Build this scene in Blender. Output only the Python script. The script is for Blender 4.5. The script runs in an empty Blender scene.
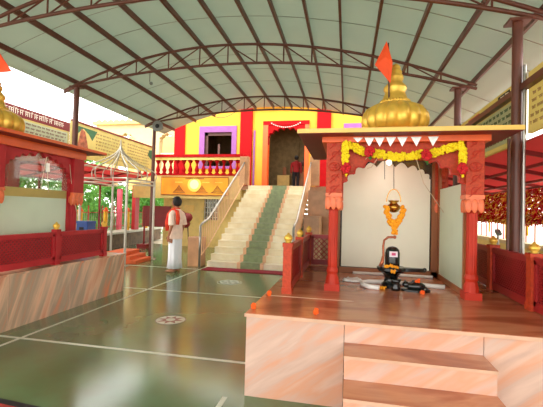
import bpy, bmesh, math, random
from mathutils import Vector, Matrix
random.seed(7)
S = bpy.context.scene
COL = S.collection
PI = math.pi
sin, cos = math.sin, math.cos

# ------------------------------------------------------------------ materials
MATS = {}
def new_mat(name):
    m = bpy.data.materials.new(name); m.use_nodes = True
    nt = m.node_tree; nt.nodes.clear()
    out = nt.nodes.new('ShaderNodeOutputMaterial'); b = nt.nodes.new('ShaderNodeBsdfPrincipled')
    nt.links.new(b.outputs[0], out.inputs[0])
    MATS[name] = m
    return m, nt, b
def rgb(c):
    def l(v):
        v /= 255.0
        return v/12.92 if v <= .04045 else ((v+.055)/1.055)**2.4
    return (l(c[0]), l(c[1]), l(c[2]), 1)
def mat(name, c, rough=.5, metal=0, var=.12, scale=6, bump=0, c2=None, spec=.5, stretch=(1, 1, 1), coat=0, lo=.35, hi=.65, rot=(0, 0, 0), detail=4):
    m, nt, b = new_mat(name)
    c1 = rgb(c)
    if c2 is None:
        c2v = tuple(v*(1-var*2) for v in c1[:3])+(1,)
    else: c2v = rgb(c2)
    tc = nt.nodes.new('ShaderNodeTexCoord'); mp = nt.nodes.new('ShaderNodeMapping'); mp.inputs['Scale'].default_value = stretch
    mp.inputs['Rotation'].default_value = rot
    no = nt.nodes.new('ShaderNodeTexNoise'); no.inputs['Scale'].default_value = scale; no.inputs['Detail'].default_value = detail
    cr = nt.nodes.new('ShaderNodeValToRGB')
    cr.color_ramp.elements[0].position = lo; cr.color_ramp.elements[1].position = hi
    cr.color_ramp.elements[0].color = c2v; cr.color_ramp.elements[1].color = c1
    nt.links.new(tc.outputs['Object'], mp.inputs[0]); nt.links.new(mp.outputs[0], no.inputs['Vector'])
    nt.links.new(no.outputs[0], cr.inputs[0]); nt.links.new(cr.outputs[0], b.inputs['Base Color'])
    b.inputs['Roughness'].default_value = rough; b.inputs['Metallic'].default_value = metal
    b.inputs['Specular IOR Level'].default_value = spec
    if coat:
        b.inputs['Coat Weight'].default_value = coat; b.inputs['Coat Roughness'].default_value = .05
    if bump:
        bp = nt.nodes.new('ShaderNodeBump'); bp.inputs['Strength'].default_value = bump; bp.inputs['Distance'].default_value = .01
        nt.links.new(no.outputs[0], bp.inputs['Height']); nt.links.new(bp.outputs[0], b.inputs['Normal'])
    return m
def marble(name, base, veins, rough=.3, rot=(.5, .9, .3), scale=1.6, dist=2.5, v=None):
    """pink marble with diagonal veins"""
    m, nt, b = new_mat(name)
    tc = nt.nodes.new('ShaderNodeTexCoord'); mp = nt.nodes.new('ShaderNodeMapping'); mp.inputs['Rotation'].default_value = rot; mp.vector_type = 'TEXTURE'
    mp.inputs['Scale'].default_value = v if v else (scale*3.2, scale*.5, scale*.6)
    no = nt.nodes.new('ShaderNodeTexNoise'); no.inputs['Scale'].default_value = 1.5; no.inputs['Detail'].default_value = 6
    no.inputs['Distortion'].default_value = dist*.35
    cr = nt.nodes.new('ShaderNodeValToRGB'); e = cr.color_ramp.elements
    e[0].position = .28; e[0].color = rgb(veins[0]); e[1].position = .72; e[1].color = rgb(base)
    n = len(veins)
    for i, v in enumerate(veins[1:]):
        q = e.new(.28+.44*(i+1)/n); q.color = rgb(v)
    nt.links.new(tc.outputs['Object'], mp.inputs[0]); nt.links.new(mp.outputs[0], no.inputs['Vector'])
    nt.links.new(no.outputs[0], cr.inputs[0]); nt.links.new(cr.outputs[0], b.inputs['Base Color'])
    b.inputs['Roughness'].default_value = rough
    return m
def glass(name, c, rough=.1, trans=.9, alpha=1):
    m, nt, b = new_mat(name)
    tc = nt.nodes.new('ShaderNodeTexCoord'); no = nt.nodes.new('ShaderNodeTexNoise'); no.inputs['Scale'].default_value = 2
    mx = nt.nodes.new('ShaderNodeMixRGB'); mx.inputs[1].default_value = rgb(c); mx.inputs[2].default_value = rgb(tuple(v*.86 for v in c))
    nt.links.new(tc.outputs['Object'], no.inputs['Vector']); nt.links.new(no.outputs[0], mx.inputs[0]); nt.links.new(mx.outputs[0], b.inputs['Base Color'])
    b.inputs['Roughness'].default_value = rough; b.inputs['Transmission Weight'].default_value = trans
    b.inputs['IOR'].default_value = 1.3; b.inputs['Alpha'].default_value = alpha
    return m
mat('stone_floor', (92, 124, 84), .16, var=.16, scale=1.3, c2=(92, 98, 60), lo=.3, hi=.7, spec=.7, detail=8)
mat('inlay_white', (205, 208, 190), .3, var=.05)
mat('inlay_brown', (140, 62, 36), .3)
mat('inlay_dark', (46, 30, 24), .3)
mat('ground', (190, 182, 160), .9, scale=2)
marble('pink_marble', (212, 178, 160), [(186, 152, 136), (208, 168, 148), (208, 150, 120), (196, 162, 146)], .3, rot=(0, -.62, 0), dist=.9, v=(1.5, .35, .22))
marble('rust_marble', (222, 136, 96), [(136, 140, 122), (206, 140, 108), (226, 180, 148), (172, 150, 126)], .25, rot=(1.2, 0, 0), dist=.8, v=(.5, 2.4, .24))
marble('granite_top', (184, 116, 80), [(144, 80, 54), (168, 98, 66), (194, 130, 92)], .17, rot=(0, 0, .2), v=(1.2, .45, 1))
mat('edge_marble', (214, 170, 142), .3, var=.08)
mat('red_paint', (190, 50, 28), .5, var=.08, scale=5, spec=.3)
mat('crimson_paint', (184, 40, 46), .5, var=.08, scale=5, spec=.3)
mat('carved_red', (196, 68, 36), .5, var=.14, scale=34, bump=.5, spec=.3)
mat('rail_red', (166, 38, 38), .4, var=.08)
mat('dark_red', (134, 28, 30), .5, var=.1)
mat('orange_paint', (236, 96, 34), .4, var=.06)
mat('petal_orange', (238, 118, 70), .4, var=.1, scale=20)
mat('cream_edge', (250, 206, 110), .4, var=.05)
mat('gold', (250, 200, 84), .36, metal=.5, var=.12, scale=8)
mat('gold_paint', (226, 170, 40), .4, metal=.3, var=.1)
mat('brass', (206, 150, 60), .22, metal=.9, var=.1)
mat('flag_orange', (252, 84, 30), .7, var=.06)
mat('roof_sheet', (180, 186, 180), .34, var=.05, scale=1.2)
mat('steel_brown', (104, 56, 42), .42, var=.14, scale=5)
mat('steel_grey', (170, 166, 158), .28, metal=.75, var=.1)
mat('pipe_paint', (196, 190, 176), .35, metal=.3, var=.1)
mat('wood', (164, 98, 52), .45, var=.16, scale=4, stretch=(1, 1, .2))
mat('dark_wood', (92, 52, 40), .5, var=.12)
mat('cream_wall', (216, 194, 146), .7, var=.04)
mat('beige_wall', (240, 208, 128), .7, var=.06)
mat('yellow_wall', (230, 172, 48), .8, var=.05, scale=2)
mat('pilaster_red', (172, 12, 18), .8, var=.08, spec=.15)
mat('purple_paint', (150, 90, 156), .8, var=.05)
mat('interior', (150, 128, 88), .8, var=.15)
mat('white_paint', (244, 240, 230), .5, var=.04)
mat('baluster_white', (250, 226, 170), .5, var=.05)
mat('stair_marble', (252, 242, 214), .4, var=.08, scale=3, c2=(238, 222, 184))
mat('green_marble', (146, 158, 112), .35, var=.12, scale=9)
mat('peach_marble', (242, 192, 146), .4, var=.06)
mat('block_marble', (196, 144, 102), .4, var=.14, scale=4)
mat('carpet_red', (150, 16, 42), .95, var=.15, scale=40)
mat('banner', (222, 206, 140), .7, var=.12, scale=2.2, c2=(184, 184, 128))
mat('banner_red', (120, 34, 34), .7, var=.08)
mat('banner_text', (240, 234, 214), .7, var=.03)
mat('banner_ink', (150, 110, 80), .7, var=.1)
mat('banner_green', (60, 110, 70), .7, var=.2)
mat('banner_skin', (196, 110, 74), .7, var=.3, scale=12)
mat('banner_pale', (206, 218, 196), .7, var=.08)
mat('sign_yellow', (248, 178, 24), .5, c2=(240, 140, 20), scale=1.5)
mat('sun_pale', (255, 246, 190), .5, var=.02)
mat('sun_mid', (255, 218, 90), .5, var=.02)
mat('sign_brown', (176, 96, 28), .5, var=.1)
mat('awning_red', (182, 66, 72), .6, var=.1, scale=3)
mat('awning_pale', (236, 206, 176), .6, var=.08)
mat('skin', (176, 112, 78), .55, var=.06)
mat('hair', (22, 18, 18), .6, var=.2, scale=60)
mat('kurta', (255, 226, 206), .85, var=.06, scale=12)
mat('dhoti', (238, 238, 244), .85, var=.05, scale=14, stretch=(6, 6, .5))
mat('scarf', (236, 84, 30), .85, var=.1, c2=(210, 30, 40), scale=5)
mat('shirt_red', (150, 24, 26), .85)
mat('trousers', (26, 24, 28), .85)
mat('black_stone', (26, 30, 28), .22, var=.2, scale=8, spec=.6)
mat('copper', (178, 96, 62), .35, metal=.6, var=.1)
mat('tilak_white', (232, 216, 224), .6, var=.05)
mat('tilak_pink', (200, 60, 110), .6)
mat('marigold', (255, 166, 12), .8, var=.15, scale=60, bump=.4)
mat('marigold_orange', (255, 96, 8), .8, var=.15, scale=60, bump=.4)
mat('yellow_flower', (250, 222, 20), .8, var=.2, scale=70, bump=.5, c2=(236, 206, 14))
mat('rose', (214, 14, 26), .7, var=.2, scale=60, bump=.5)
mat('leaf', (64, 118, 44), .7, var=.3)
mat('pennant', (236, 236, 230), .32, metal=.35, var=.1, scale=20)
mat('cloth_white', (236, 234, 232), .8, var=.06, scale=20, bump=.5)
mat('curb_white', (236, 232, 226), .4, var=.05)
mat('blue_plastic', (26, 76, 156), .4, var=.08)
mat('orange_step', (216, 92, 34), .6, var=.1)
mat('foliage', (112, 178, 92), .7, var=.3, scale=1.5, c2=(60, 124, 56))
mat('bark', (104, 78, 56), .9, var=.2)
mat('ledge_stone', (178, 180, 162), .5, var=.1)
mat('ledge_side', (110, 88, 60), .8, var=.25, scale=5)
mat('tinsel_red', (206, 26, 30), .35, metal=.3, var=.2, scale=20)
mat('tinsel_gold', (248, 186, 40), .3, metal=.5, var=.15, scale=20)
mat('rubber_black', (22, 22, 24), .7)
mat('horn_grey', (120, 122, 116), .45, var=.06)
mat('wire', (70, 62, 50), .6)
mat('string_pale', (222, 206, 176), .6)
mat('pink_paint', (236, 96, 120), .6)
mat('mat_red', (176, 52, 40), .9, var=.2, scale=20)
mat('frosted_white', (240, 238, 218), .45, var=.03, scale=2)
glass('dark_glass', (110, 104, 90), .1, .5)
glass('frosted_green', (222, 240, 214), .3, .12)
glass('clear_glass', (222, 232, 214), .03, .9)
m_, nt_, b_ = new_mat('bulb_glow'); b_.inputs['Emission Color'].default_value = (1, .95, .85, 1); b_.inputs['Emission Strength'].default_value = 6
def backlit(name, base, amt=.3):
    # sheet that lets a little daylight through
    m = MATS[base]; nt = m.node_tree
    b = [n for n in nt.nodes if n.type == 'BSDF_PRINCIPLED'][0]
    b.inputs['Transmission Weight'].default_value = 0
    tr = nt.nodes.new('ShaderNodeBsdfTranslucent'); tr.inputs[0].default_value = rgb(name)
    mx = nt.nodes.new('ShaderNodeMixShader'); mx.inputs[0].default_value = amt
    out = [n for n in nt.nodes if n.type == 'OUTPUT_MATERIAL'][0]
    nt.links.new(b.outputs[0], mx.inputs[1]); nt.links.new(tr.outputs[0], mx.inputs[2]); nt.links.new(mx.outputs[0], out.inputs[0])
backlit((200, 214, 200), 'roof_sheet')
backlit((226, 124, 120), 'awning_red', .5)
backlit((240, 60, 40), 'tinsel_red', .5)
backlit((226, 230, 200), 'banner_pale', .5)
backlit((220, 204, 140), 'banner', .5)
backlit((140, 190, 80), 'foliage')

# ------------------------------------------------------------------ object helpers
def wloc(o):
    v = Vector((0, 0, 0))
    while o: v += o.location; o = o.parent
    return v
class MB:
    def __init__(s): s.b = bmesh.new()
    def _f(s, vs):
        try: return s.b.faces.new(vs)
        except Exception: return None
    def box(s, c, d, m=None):
        c = Vector(c); vs = []
        for x in (-.5, .5):
            for y in (-.5, .5):
                for z in (-.5, .5):
                    p = Vector((x*d[0], y*d[1], z*d[2]))
                    if m: p = m @ p
                    vs.append(s.b.verts.new(c+p))
        for f in ((0, 1, 3, 2), (4, 6, 7, 5), (0, 4, 5, 1), (2, 3, 7, 6), (0, 2, 6, 4), (1, 5, 7, 3)): s._f([vs[i] for i in f])
        return s
    def bb(s, x0, x1, y0, y1, z0, z1): return s.box(((x0+x1)/2, (y0+y1)/2, (z0+z1)/2), (abs(x1-x0), abs(y1-y0), abs(z1-z0)))
    def bar(s, p, q, w, h, up=(0, 0, 1)):
        p, q = Vector(p), Vector(q); d = q-p; L = d.length
        if L < 1e-6: return s
        y = d/L; u = Vector(up)
        if abs(y.dot(u)) > .98: u = Vector((1, 0, 0))
        x = y.cross(u).normalized(); z = x.cross(y)
        return s.box((p+q)/2, (w, L, h), Matrix((x, y, z)).transposed())
    def tube(s, pts, r, n=8, cap=True, closed=False):
        pts = [Vector(p) for p in pts]; N = len(pts)
        rs = r if isinstance(r, (list, tuple)) else [r]*N
        rings = []; pu = None
        for i, p in enumerate(pts):
            if closed: t = pts[(i+1) % N]-pts[i-1]
            else: t = pts[min(i+1, N-1)]-pts[max(i-1, 0)]
            t = t.normalized() if t.length > 1e-9 else Vector((0, 0, 1))
            if pu is None:
                pu = Vector((1, 0, 0)) if abs(t.x) < .9 else Vector((0, 1, 0))
            u = (pu-t*pu.dot(t)).normalized(); pu = u; v = t.cross(u)
            rings.append([s.b.verts.new(p+(u*cos(2*PI*k/n)+v*sin(2*PI*k/n))*rs[i]) for k in range(n)])
        for i in range(N if closed else N-1):
            a, b = rings[i], rings[(i+1) % N]
            for k in range(n): s._f([a[k], a[(k+1) % n], b[(k+1) % n], b[k]])
        if cap and not closed: s._f(rings[0][::-1]); s._f(rings[-1])
        return s
    def loft(s, rings, cap=True):
        """rings: (cx,cy,z,rx,ry)"""
        n = 20; R = []
        for cx, cy, z, rx, ry in rings: R.append([s.b.verts.new((cx+rx*cos(2*PI*k/n), cy+ry*sin(2*PI*k/n), z)) for k in range(n)])
        for a, b in zip(R, R[1:]):
            for k in range(n): s._f([a[k], a[(k+1) % n], b[(k+1) % n], b[k]])
        if cap: s._f(R[0][::-1]); s._f(R[-1])
        return s
    def lathe(s, prof, c, n=24, lobes=0, depth=0):
        c = Vector(c); R = []
        for r, z in prof:
            ring = []
            for k in range(n):
                a = 2*PI*k/n; rr = r
                if lobes: rr = r*(1-depth+depth*abs(sin(lobes*a/2)))
                ring.append(s.b.verts.new(c+Vector((rr*cos(a), rr*sin(a), z))))
            R.append(ring)
        for a, b in zip(R, R[1:]):
            for k in range(n): s._f([a[k], a[(k+1) % n], b[(k+1) % n], b[k]])
        s._f(R[0][::-1]); s._f(R[-1])
        return s
    def prism(s, poly, axis, a, b):
        """poly in the plane perpendicular to axis; x->(y,z), y->(x,z), z->(x,y)"""
        def P(u, v, w): return (w, u, v) if axis == 'x' else (u, w, v) if axis == 'y' else (u, v, w)
        A = [s.b.verts.new(P(u, v, a)) for u, v in poly]; B = [s.b.verts.new(P(u, v, b)) for u, v in poly]
        s._f(A); s._f(B[::-1]); n = len(poly)
        for i in range(n): s._f([A[i], B[i], B[(i+1) % n], A[(i+1) % n]])
        return s
    def ball(s, c, r, n=8, sq=(1, 1, 1)):
        m = Matrix.Translation(Vector(c)) @ Matrix.Diagonal((sq[0], sq[1], sq[2], 1))
        bmesh.ops.create_uvsphere(s.b, u_segments=n, v_segments=max(4, n//2+1), radius=r, matrix=m)
        return s
    def build(s, name, m, parent=None, smooth=False, local=False, bev=0):
        big = [f for f in s.b.faces if len(f.verts) > 4]
        bmesh.ops.recalc_face_normals(s.b, faces=s.b.faces[:])
        if big: bmesh.ops.triangulate(s.b, faces=big)
        me = bpy.data.meshes.new(name); o = bpy.data.objects.new(name, me); COL.objects.link(o)
        if parent is not None:
            o.parent = parent
            if not local: bmesh.ops.translate(s.b, verts=s.b.verts[:], vec=-wloc(parent))
        elif not local:
            vs = s.b.verts
            xs = [v.co.x for v in vs]; ys = [v.co.y for v in vs]; z0 = min(v.co.z for v in vs)
            c = Vector(((min(xs)+max(xs))/2, (min(ys)+max(ys))/2, z0)); o.location = c
            bmesh.ops.translate(s.b, verts=vs[:], vec=-c)
        if smooth:
            for f in s.b.faces: f.smooth = True
        s.b.to_mesh(me); s.b.free()
        me.materials.append(MATS[m])
        if smooth == 'auto':
            me.set_sharp_from_angle(angle=math.radians(40))
        if bev:
            md = o.modifiers.new('bevel', 'BEVEL'); md.width = bev; md.segments = 2
        return o
def tag(o, label=None, cat=None, group=None, kind=None):
    if label: o['label'] = label
    if cat: o['category'] = cat
    if group: o['group'] = group
    if kind: o['kind'] = kind
    return o
def thing(name, label, cat, loc=(0, 0, 0), rz=0, group=None):
    o = bpy.data.objects.new(name, None); COL.objects.link(o); o.location = loc; o.rotation_euler = (0, 0, rz)
    o.empty_display_size = .1
    return tag(o, label, cat, group)
def kids(o): return [c for c in bpy.data.objects if c.parent is o]
def dup(o, parent=None):
    c = o.copy(); COL.objects.link(c); c.parent = parent
    for k in kids(o): dup(k, c)
    return c
def foil(u0, u1, z0, z1, n, bulge=.45, m=6, pc=.8, ps=.75):
    """multifoil arch outline from (u0,z0) over the apex to (u1,z0); lobes bulge outwards"""
    cu, hu, hz = (u0+u1)/2, (u1-u0)/2, z1-z0
    base = []
    for i in range(n+1):
        t = PI-PI*i/n
        base.append((cu+hu*math.copysign(abs(cos(t))**pc, cos(t)), z0+hz*abs(sin(t))**ps))
    out = []
    for i in range(n):
        a, b = Vector(base[i]), Vector(base[i+1]); d = b-a; nrm = Vector((-d.y, d.x))
        for k in range(m):
            p = a+d*k/m+nrm*bulge*sin(PI*k/m)
            out.append((min(max(p.x, u0+.002), u1-.002), max(p.y, z0)))
    out.append(base[-1])
    # drop repeated points left by the limits
    res = [out[0]]
    for p in out[1:]:
        if (Vector(p)-Vector(res[-1])).length > 1e-4: res.append(p)
    return res
def lattice(mb, p, q, z0, z1, step=.07, w=.014, d=.02):
    """diagonal lattice in the vertical plane through p,q"""
    p = Vector((p[0], p[1], 0)); q = Vector((q[0], q[1], 0)); L = (q-p).length; t = (q-p)/L; h = z1-z0
    nrm = Vector((-t.y, t.x, 0))
    for s in (1, -1):
        k = -h
        while k < L+h:
            # line u = k + s*v (v in 0..h)
            a, b = 0.0, h
            u0, u1 = (k, k+h) if s == 1 else (k+h, k)
            # clip v so u in 0..L
            def uv(v): return k+v if s == 1 else k+h-v
            lo, hi = 0.0, h
            if s == 1: lo = max(lo, -k); hi = min(hi, L-k)
            else: lo = max(lo, k+h-L); hi = min(hi, k+h)
            if hi-lo > .01:
                A = p+t*uv(lo)+Vector((0, 0, z0+lo)); B = p+t*uv(hi)+Vector((0, 0, z0+hi))
                mb.bar(A, B, d, w, up=nrm.cross(B-A))
            k += step
    return mb
ORD = ['first', 'second', 'third', 'fourth', 'fifth', 'sixth', 'seventh', 'eighth', 'ninth', 'tenth', 'eleventh', 'twelfth', 'thirteenth', 'fourteenth', 'fifteenth']

# ------------------------------------------------------------------ ground and floor
tag(MB().bb(-60, 60, -20, 90, -.3, -.05).build('ground', 'ground'), kind='structure')
tag(MB().bb(-8.6, 3.6, -4, 14, -.12, 0).build('floor', 'stone_floor'), kind='structure')
ln = MB().bb(-3.49, -3.45, -2, 10.2, -.004, .002).build('trim_1', 'inlay_white'); tag(ln, kind='structure')
tag(MB().bb(-7.5, 3.4, 3.44, 3.48, -.004, .0025).build('trim_2', 'inlay_white'), kind='structure')
tag(MB().bb(-7.5, 3.4, 6.1, 6.14, -.004, .0025).build('trim_3', 'inlay_white'), kind='structure')
tag(MB().bb(-.92, -.88, -2, 2.8, -.004, .002).build('trim_4', 'inlay_white'), kind='structure')
tag(MB().bb(-6.6, -3.5, 8.5, 8.54, -.004, .0025).build('trim_5', 'inlay_white'), kind='structure')
def medallion(x, y, label, r, star):
    t = thing('floor_medallion', label, 'floor inlay', (x, y, 0))
    MB().lathe([(r, -.004), (r, .001)], (x, y, 0), 40).build('border', 'inlay_dark' if star else 'inlay_white', t)
    MB().lathe([(r*.93, -.003), (r*.93, .003)], (x, y, 0), 40).build('disc', 'inlay_white' if star else 'stone_floor', t)
    m = MB()
    if star:
        for k in range(8):
            a = 2*PI*k/8; c, s2 = cos(a), sin(a)
            pts = [(.25*r, -.2*r), (.86*r, 0), (.25*r, .2*r)]
            m.prism([(x+u*c-v*s2, y+u*s2+v*c) for u, v in pts], 'z', .002, .005)
        m.build('star', 'inlay_brown', t)
        MB().lathe([(.3*r, .002), (.3*r, .006)], (x, y, 0), 24).build('center', 'inlay_white', t)
    else:
        for k in range(6):
            a = 2*PI*k/6
            m.tube([(x+.48*r*cos(a)+.3*r*cos(b), y+.48*r*sin(a)+.3*r*sin(b), .004) for b in [2*PI*j/14 for j in range(14)]], .014, 4, closed=True)
        m.build('petal', 'inlay_white', t)
medallion(-2.23, 4.53, 'round floor medallion with a brown star on white set in the green stone', .2, True)
medallion(-2.29, 7.2, 'round white floral outline medallion in the floor near the red carpet', .25, False)
t = thing('door_mat', 'red floor mat with a black border at the bottom left corner', 'mat', (-2.6, 2.05, 0), rz=-.08)
MB().box((0, 0, .006), (1.0, .6, .012)).build('border', 'rubber_black', t, local=True)
MB().box((0, 0, .009), (.88, .48, .012)).build('pile', 'mat_red', t, local=True)

# ------------------------------------------------------------------ roof
def zt(x): return 4.64-(.062 if x < -2.4 else .048)*(x+2.4)**2
def zb(x): return 4.24-(.024 if x < -2.2 else .0355)*(x+2.2)**2
XL, XR = -5.55, 1.77
def ZB(x): return min(zb(x), zt(x)-.07)
N = 40
xs = [-6.0+(2.6+6.0)*i/N for i in range(N+1)]
m = MB(); G = []
ysr = [-4, -1, 1.5, 4.42, 6.67, 9.95, 11.3]
for y in ysr: G.append([m.b.verts.new((x, y, zt(x)+.10)) for x in xs])
for a, b in zip(G, G[1:]):
    for i in range(N): m._f([a[i], a[i+1], b[i+1], b[i]])
o = m.build('ceiling', 'roof_sheet', smooth=True); md = o.modifiers.new('thick', 'SOLIDIFY'); md.thickness = .03; md.offset = 1
tag(o, kind='structure')
m = MB()
for y in (.3, 1.5, 3.0, 3.7, 5.2, 5.9, 7.4, 8.2, 9.0, 10.4):
    m.tube([(x, y, zt(x)+.098) for x in xs], .006, 4)
tag(m.build('trim_6', 'steel_grey'), kind='structure')
px = [-5.6, -4.85, -4.2, -3.5, -2.85, -2.28, -1.71, -1.2, -.68, -.16, .4, .98, 1.52, 2.05]
pn = ['outermost on the left eave', 'next in from the left eave', 'third in from the left eave', 'left of the bright roof patch', 'just left of the roof crown', 'on the roof crown', 'just right of the roof crown', 'above the left side of the staircase', 'above the temple doorway', 'above the red flag side of the aisle', 'above the golden dome', 'right of the golden dome', 'next in from the right eave', 'outermost on the right eave']
for x, n in zip(px, pn):
    tag(MB().bb(x-.019, x+.019, -4, 11.2, zt(x)+.0, zt(x)+.09).build('roof_purlin', 'steel_brown'), 'long brown steel purlin under the roof sheets, '+n, 'roof beam', 'roof purlins')
def truss(y, label):
    t = thing('roof_truss', label, 'roof truss', (XL, y, 4.0), group='curved roof trusses')
    xx = [-5.85+(2.08+5.85)*i/30 for i in range(31)]
    MB().tube([(x, y, zt(x)-.03) for x in xx], .026, 8).build('top_chord', 'steel_brown', t, smooth=True)
    MB().tube([(x, y, ZB(x)) for x in xx], .026, 8).build('bottom_chord', 'steel_brown', t, smooth=True)
    allx = px[1:-1]
    for i, x in enumerate(allx):
        if zt(x)-ZB(x) > .1: MB().tube([(x, y, ZB(x)), (x, y, zt(x)-.03)], .014, 6).build('strut', 'steel_brown', t)
        if i+1 < len(allx):
            x2 = allx[i+1]
            a, b = ((x, ZB(x)), (x2, zt(x2)-.03)) if x2 < -2.2 else ((x, zt(x)-.03), (x2, ZB(x2)))
            MB().tube([(a[0], y, a[1]), (b[0], y, b[1])], .012, 6).build('diagonal_brace', 'steel_brown', t)
truss(1.3, 'curved brown roof truss nearest the viewer, overhead')
truss(4.42, 'curved brown roof truss at the top edge above the front shrine')
truss(6.67, 'curved brown roof truss in the middle, behind the orange flag')
truss(9.85, 'farthest curved brown roof truss in front of the yellow temple wall')
def column(x, y, h, label, r=.055):
    t = thing('roof_column', label, 'column', (x, y, 0))
    MB().tube([(x, y, 0), (x, y, h)], r, 16).build('post', 'steel_brown', t, smooth='auto')
    MB().bb(x-.12, x+.12, y-.12, y+.12, 0, .02).build('base_plate', 'steel_brown', t)
    MB().bb(x-.11, x+.11, y-.09, y+.09, h-.015, h+.012).build('cap_plate', 'steel_brown', t)
    return t
column(XL, 6.67, 3.93, 'round brown steel column rising just right of the left shrine roof')
column(XL, 9.85, 3.93, 'round brown steel column carrying the grey loudspeaker', .05)
t1 = column(XR+.02, 4.45, 3.6, 'thick brown steel column at right with a grey rod modelled as its sheen', .052)
column(XR+.02, 6.67, 3.6, 'brown steel column just right of the golden dome')
MB().tube([(XR+.07, 4.39, .0), (XR+.07, 4.39, 3.1)], .018, 10).build('sheen_rod', 'steel_grey', t1, smooth='auto')  # grey rod stands in for the sheen on the column itself
MB().bb(XR-.1, XR-.08, 4.34, 4.37, .0, 2.3).build('side_post', 'dark_wood', t1)
# loudspeaker
t = thing('horn_loudspeaker', 'round grey horn loudspeaker fixed high on the column left of the balcony', 'loudspeaker', (-5.33, 9.62, 3.8))
M0 = Matrix.Rotation(PI/2, 4, 'X')
m = MB().lathe([(.16, 0), (.155, .03), (.09, .10), (.05, .2), (.05, .26)], (0, 0, 0), 24); bmesh.ops.rotate(m.b, verts=m.b.verts[:], cent=(0, 0, 0), matrix=Matrix.Rotation(-PI/2, 3, 'X')); m.build('horn', 'horn_grey', t, smooth='auto', local=True)
m = MB().lathe([(.06, 0), (.06, -.012), (.02, -.03)], (0, 0, 0), 16); bmesh.ops.rotate(m.b, verts=m.b.verts[:], cent=(0, 0, 0), matrix=Matrix.Rotation(-PI/2, 3, 'X')); bmesh.ops.translate(m.b, verts=m.b.verts[:], vec=(0, -.01, 0)); m.build('driver', 'rubber_black', t, smooth='auto', local=True)
MB().bar((0, .2, 0), (-.2, .24, .0), .03, .03).build('bracket', 'steel_brown', t, local=True)
tag(MB().tube([(-3.9, 6.68, 4.18), (-3.9, 6.68, 3.98), (-3.86, 6.66, 3.94)], .01, 6).ball((-3.85, 6.65, 3.93), .035).build('hanging_bulb', 'horn_grey'), 'small bulb hanging from the middle truss on the left', 'bulb')

# ------------------------------------------------------------------ hoardings
def text_rows(x, y0, y1, z0, z1, rows, side, parent, matn, seed, hgt=.5, name='lettering', slope=0):
    rnd = random.Random(seed); m = MB(); dz = (z1-z0)/rows
    for r in range(rows):
        y = y0; z = z0+dz*(r+.5)
        while y < y1-.03:
            w = rnd.uniform(.05, .14); w = min(w, y1-y)
            m.bb(x, x+side*.004, y, y+w, z+dz*hgt*.32, z+dz*hgt*.42)
            yy = y+.01
            while yy < y+w-.012:
                k = rnd.random()
                m.bb(x, x+side*.004, yy, yy+dz*.07, z-dz*hgt*.4, z+dz*hgt*.35)
                if k < .6: m.bb(x, x+side*.004, yy, yy+dz*.22, z-dz*hgt*.08, z+dz*hgt*.02)
                if k > .75: m.bb(x, x+side*.004, yy, yy+dz*.2, z+dz*hgt*.5, z+dz*hgt*.58)
                yy += dz*.3
            y += w+.03
    return m.build(name, matn, parent)
hx = -7.05
t = thing('banner_hoarding', 'long printed banner with dark red heading band, left of the roof column', 'banner', (hx, 4.5, 2.5))
MB().bb(hx-.04, hx, 2.0, 8.27, 2.75, 3.6).build('sheet', 'banner', t)
MB().bb(hx-.001, hx+.006, 2.0, 8.27, 3.37, 3.6).build('heading_band', 'banner_red', t)
text_rows(hx+.006, 6.2, 8.1, 3.4, 3.57, 1, 1, t, 'banner_text', 3, .75, 'heading_lettering')
MB().bb(hx-.001, hx+.005, 6.8, 8.2, 2.86, 3.33).build('text_panel', 'banner_pale', t)
text_rows(hx+.005, 6.85, 8.15, 2.88, 3.31, 5, 1, t, 'banner_red', 4)
for y in (2.1, 5.2, 8.2): MB().tube([(hx-.07, y, 0), (hx-.07, y, 3.6)], .03, 8).build('post', 'steel_brown', t, smooth='auto')
t = thing('banner_hoarding', 'long faded green and yellow banner behind the metal canopy frame', 'banner', (hx, 10, 2.7))
MB().bb(hx-.04, hx, 8.33, 12.6, 2.76, 3.7).build('sheet', 'banner', t)
MB().bar((hx, 8.33, 3.7), (hx, 12.6, 3.7), .05, .045).build('top_rail', 'banner_red', t)
MB().prism([(8.5, 2.85), (9.05, 2.85), (8.95, 3.2), (8.85, 3.5), (8.7, 3.55), (8.6, 3.2)], 'x', hx-.001, hx+.004).build('printed_figure', 'banner_skin', t)
MB().prism([(8.4, 3.3), (8.5, 3.6), (9.35, 3.6), (9.15, 3.3), (9.0, 3.45), (8.78, 3.57), (8.6, 3.42)], 'x', hx-.001, hx+.003).build('printed_leaves', 'banner_green', t)
text_rows(hx+.001, 9.3, 10.7, 2.88, 3.58, 7, 1, t, 'banner_ink', 5)
text_rows(hx+.001, 10.85, 12.2, 2.88, 3.58, 7, 1, t, 'banner_ink', 6)
MB().prism([(12.1, 3.35), (12.2, 3.55), (12.55, 3.6), (12.55, 3.15)], 'x', hx-.001, hx+.003).build('printed_leaf_corner', 'banner_green', t)
for y in (8.4, 12.55): MB().tube([(hx-.07, y, 0), (hx-.07, y, 3.72)], .03, 8).build('post', 'steel_brown', t, smooth='auto')
hx = 1.88
t = thing('banner_hoarding', 'yellow printed banner at far right, right of the thick column', 'banner', (hx, 3, 2.35))
MB().bb(hx, hx+.04, .8, 4.4, 2.36, 3.02).build('sheet', 'banner', t)
text_rows(hx-.001, 3.4, 4.35, 2.42, 2.8, 5, -1, t, 'banner_ink', 8)
t2 = thing('banner_hoarding', 'pale green printed banner between the two right columns', 'banner', (hx, 5.6, 2.3))
MB().bb(hx, hx+.04, 4.52, 9.9, 2.3, 3.02).build('sheet', 'banner', t2)
MB().bb(hx-.004, hx+.001, 4.6, 9.8, 2.36, 2.82).build('text_panel', 'banner_pale', t2)
text_rows(hx-.005, 4.65, 9.7, 2.38, 2.8, 5, -1, t2, 'banner_green', 9)
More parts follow.
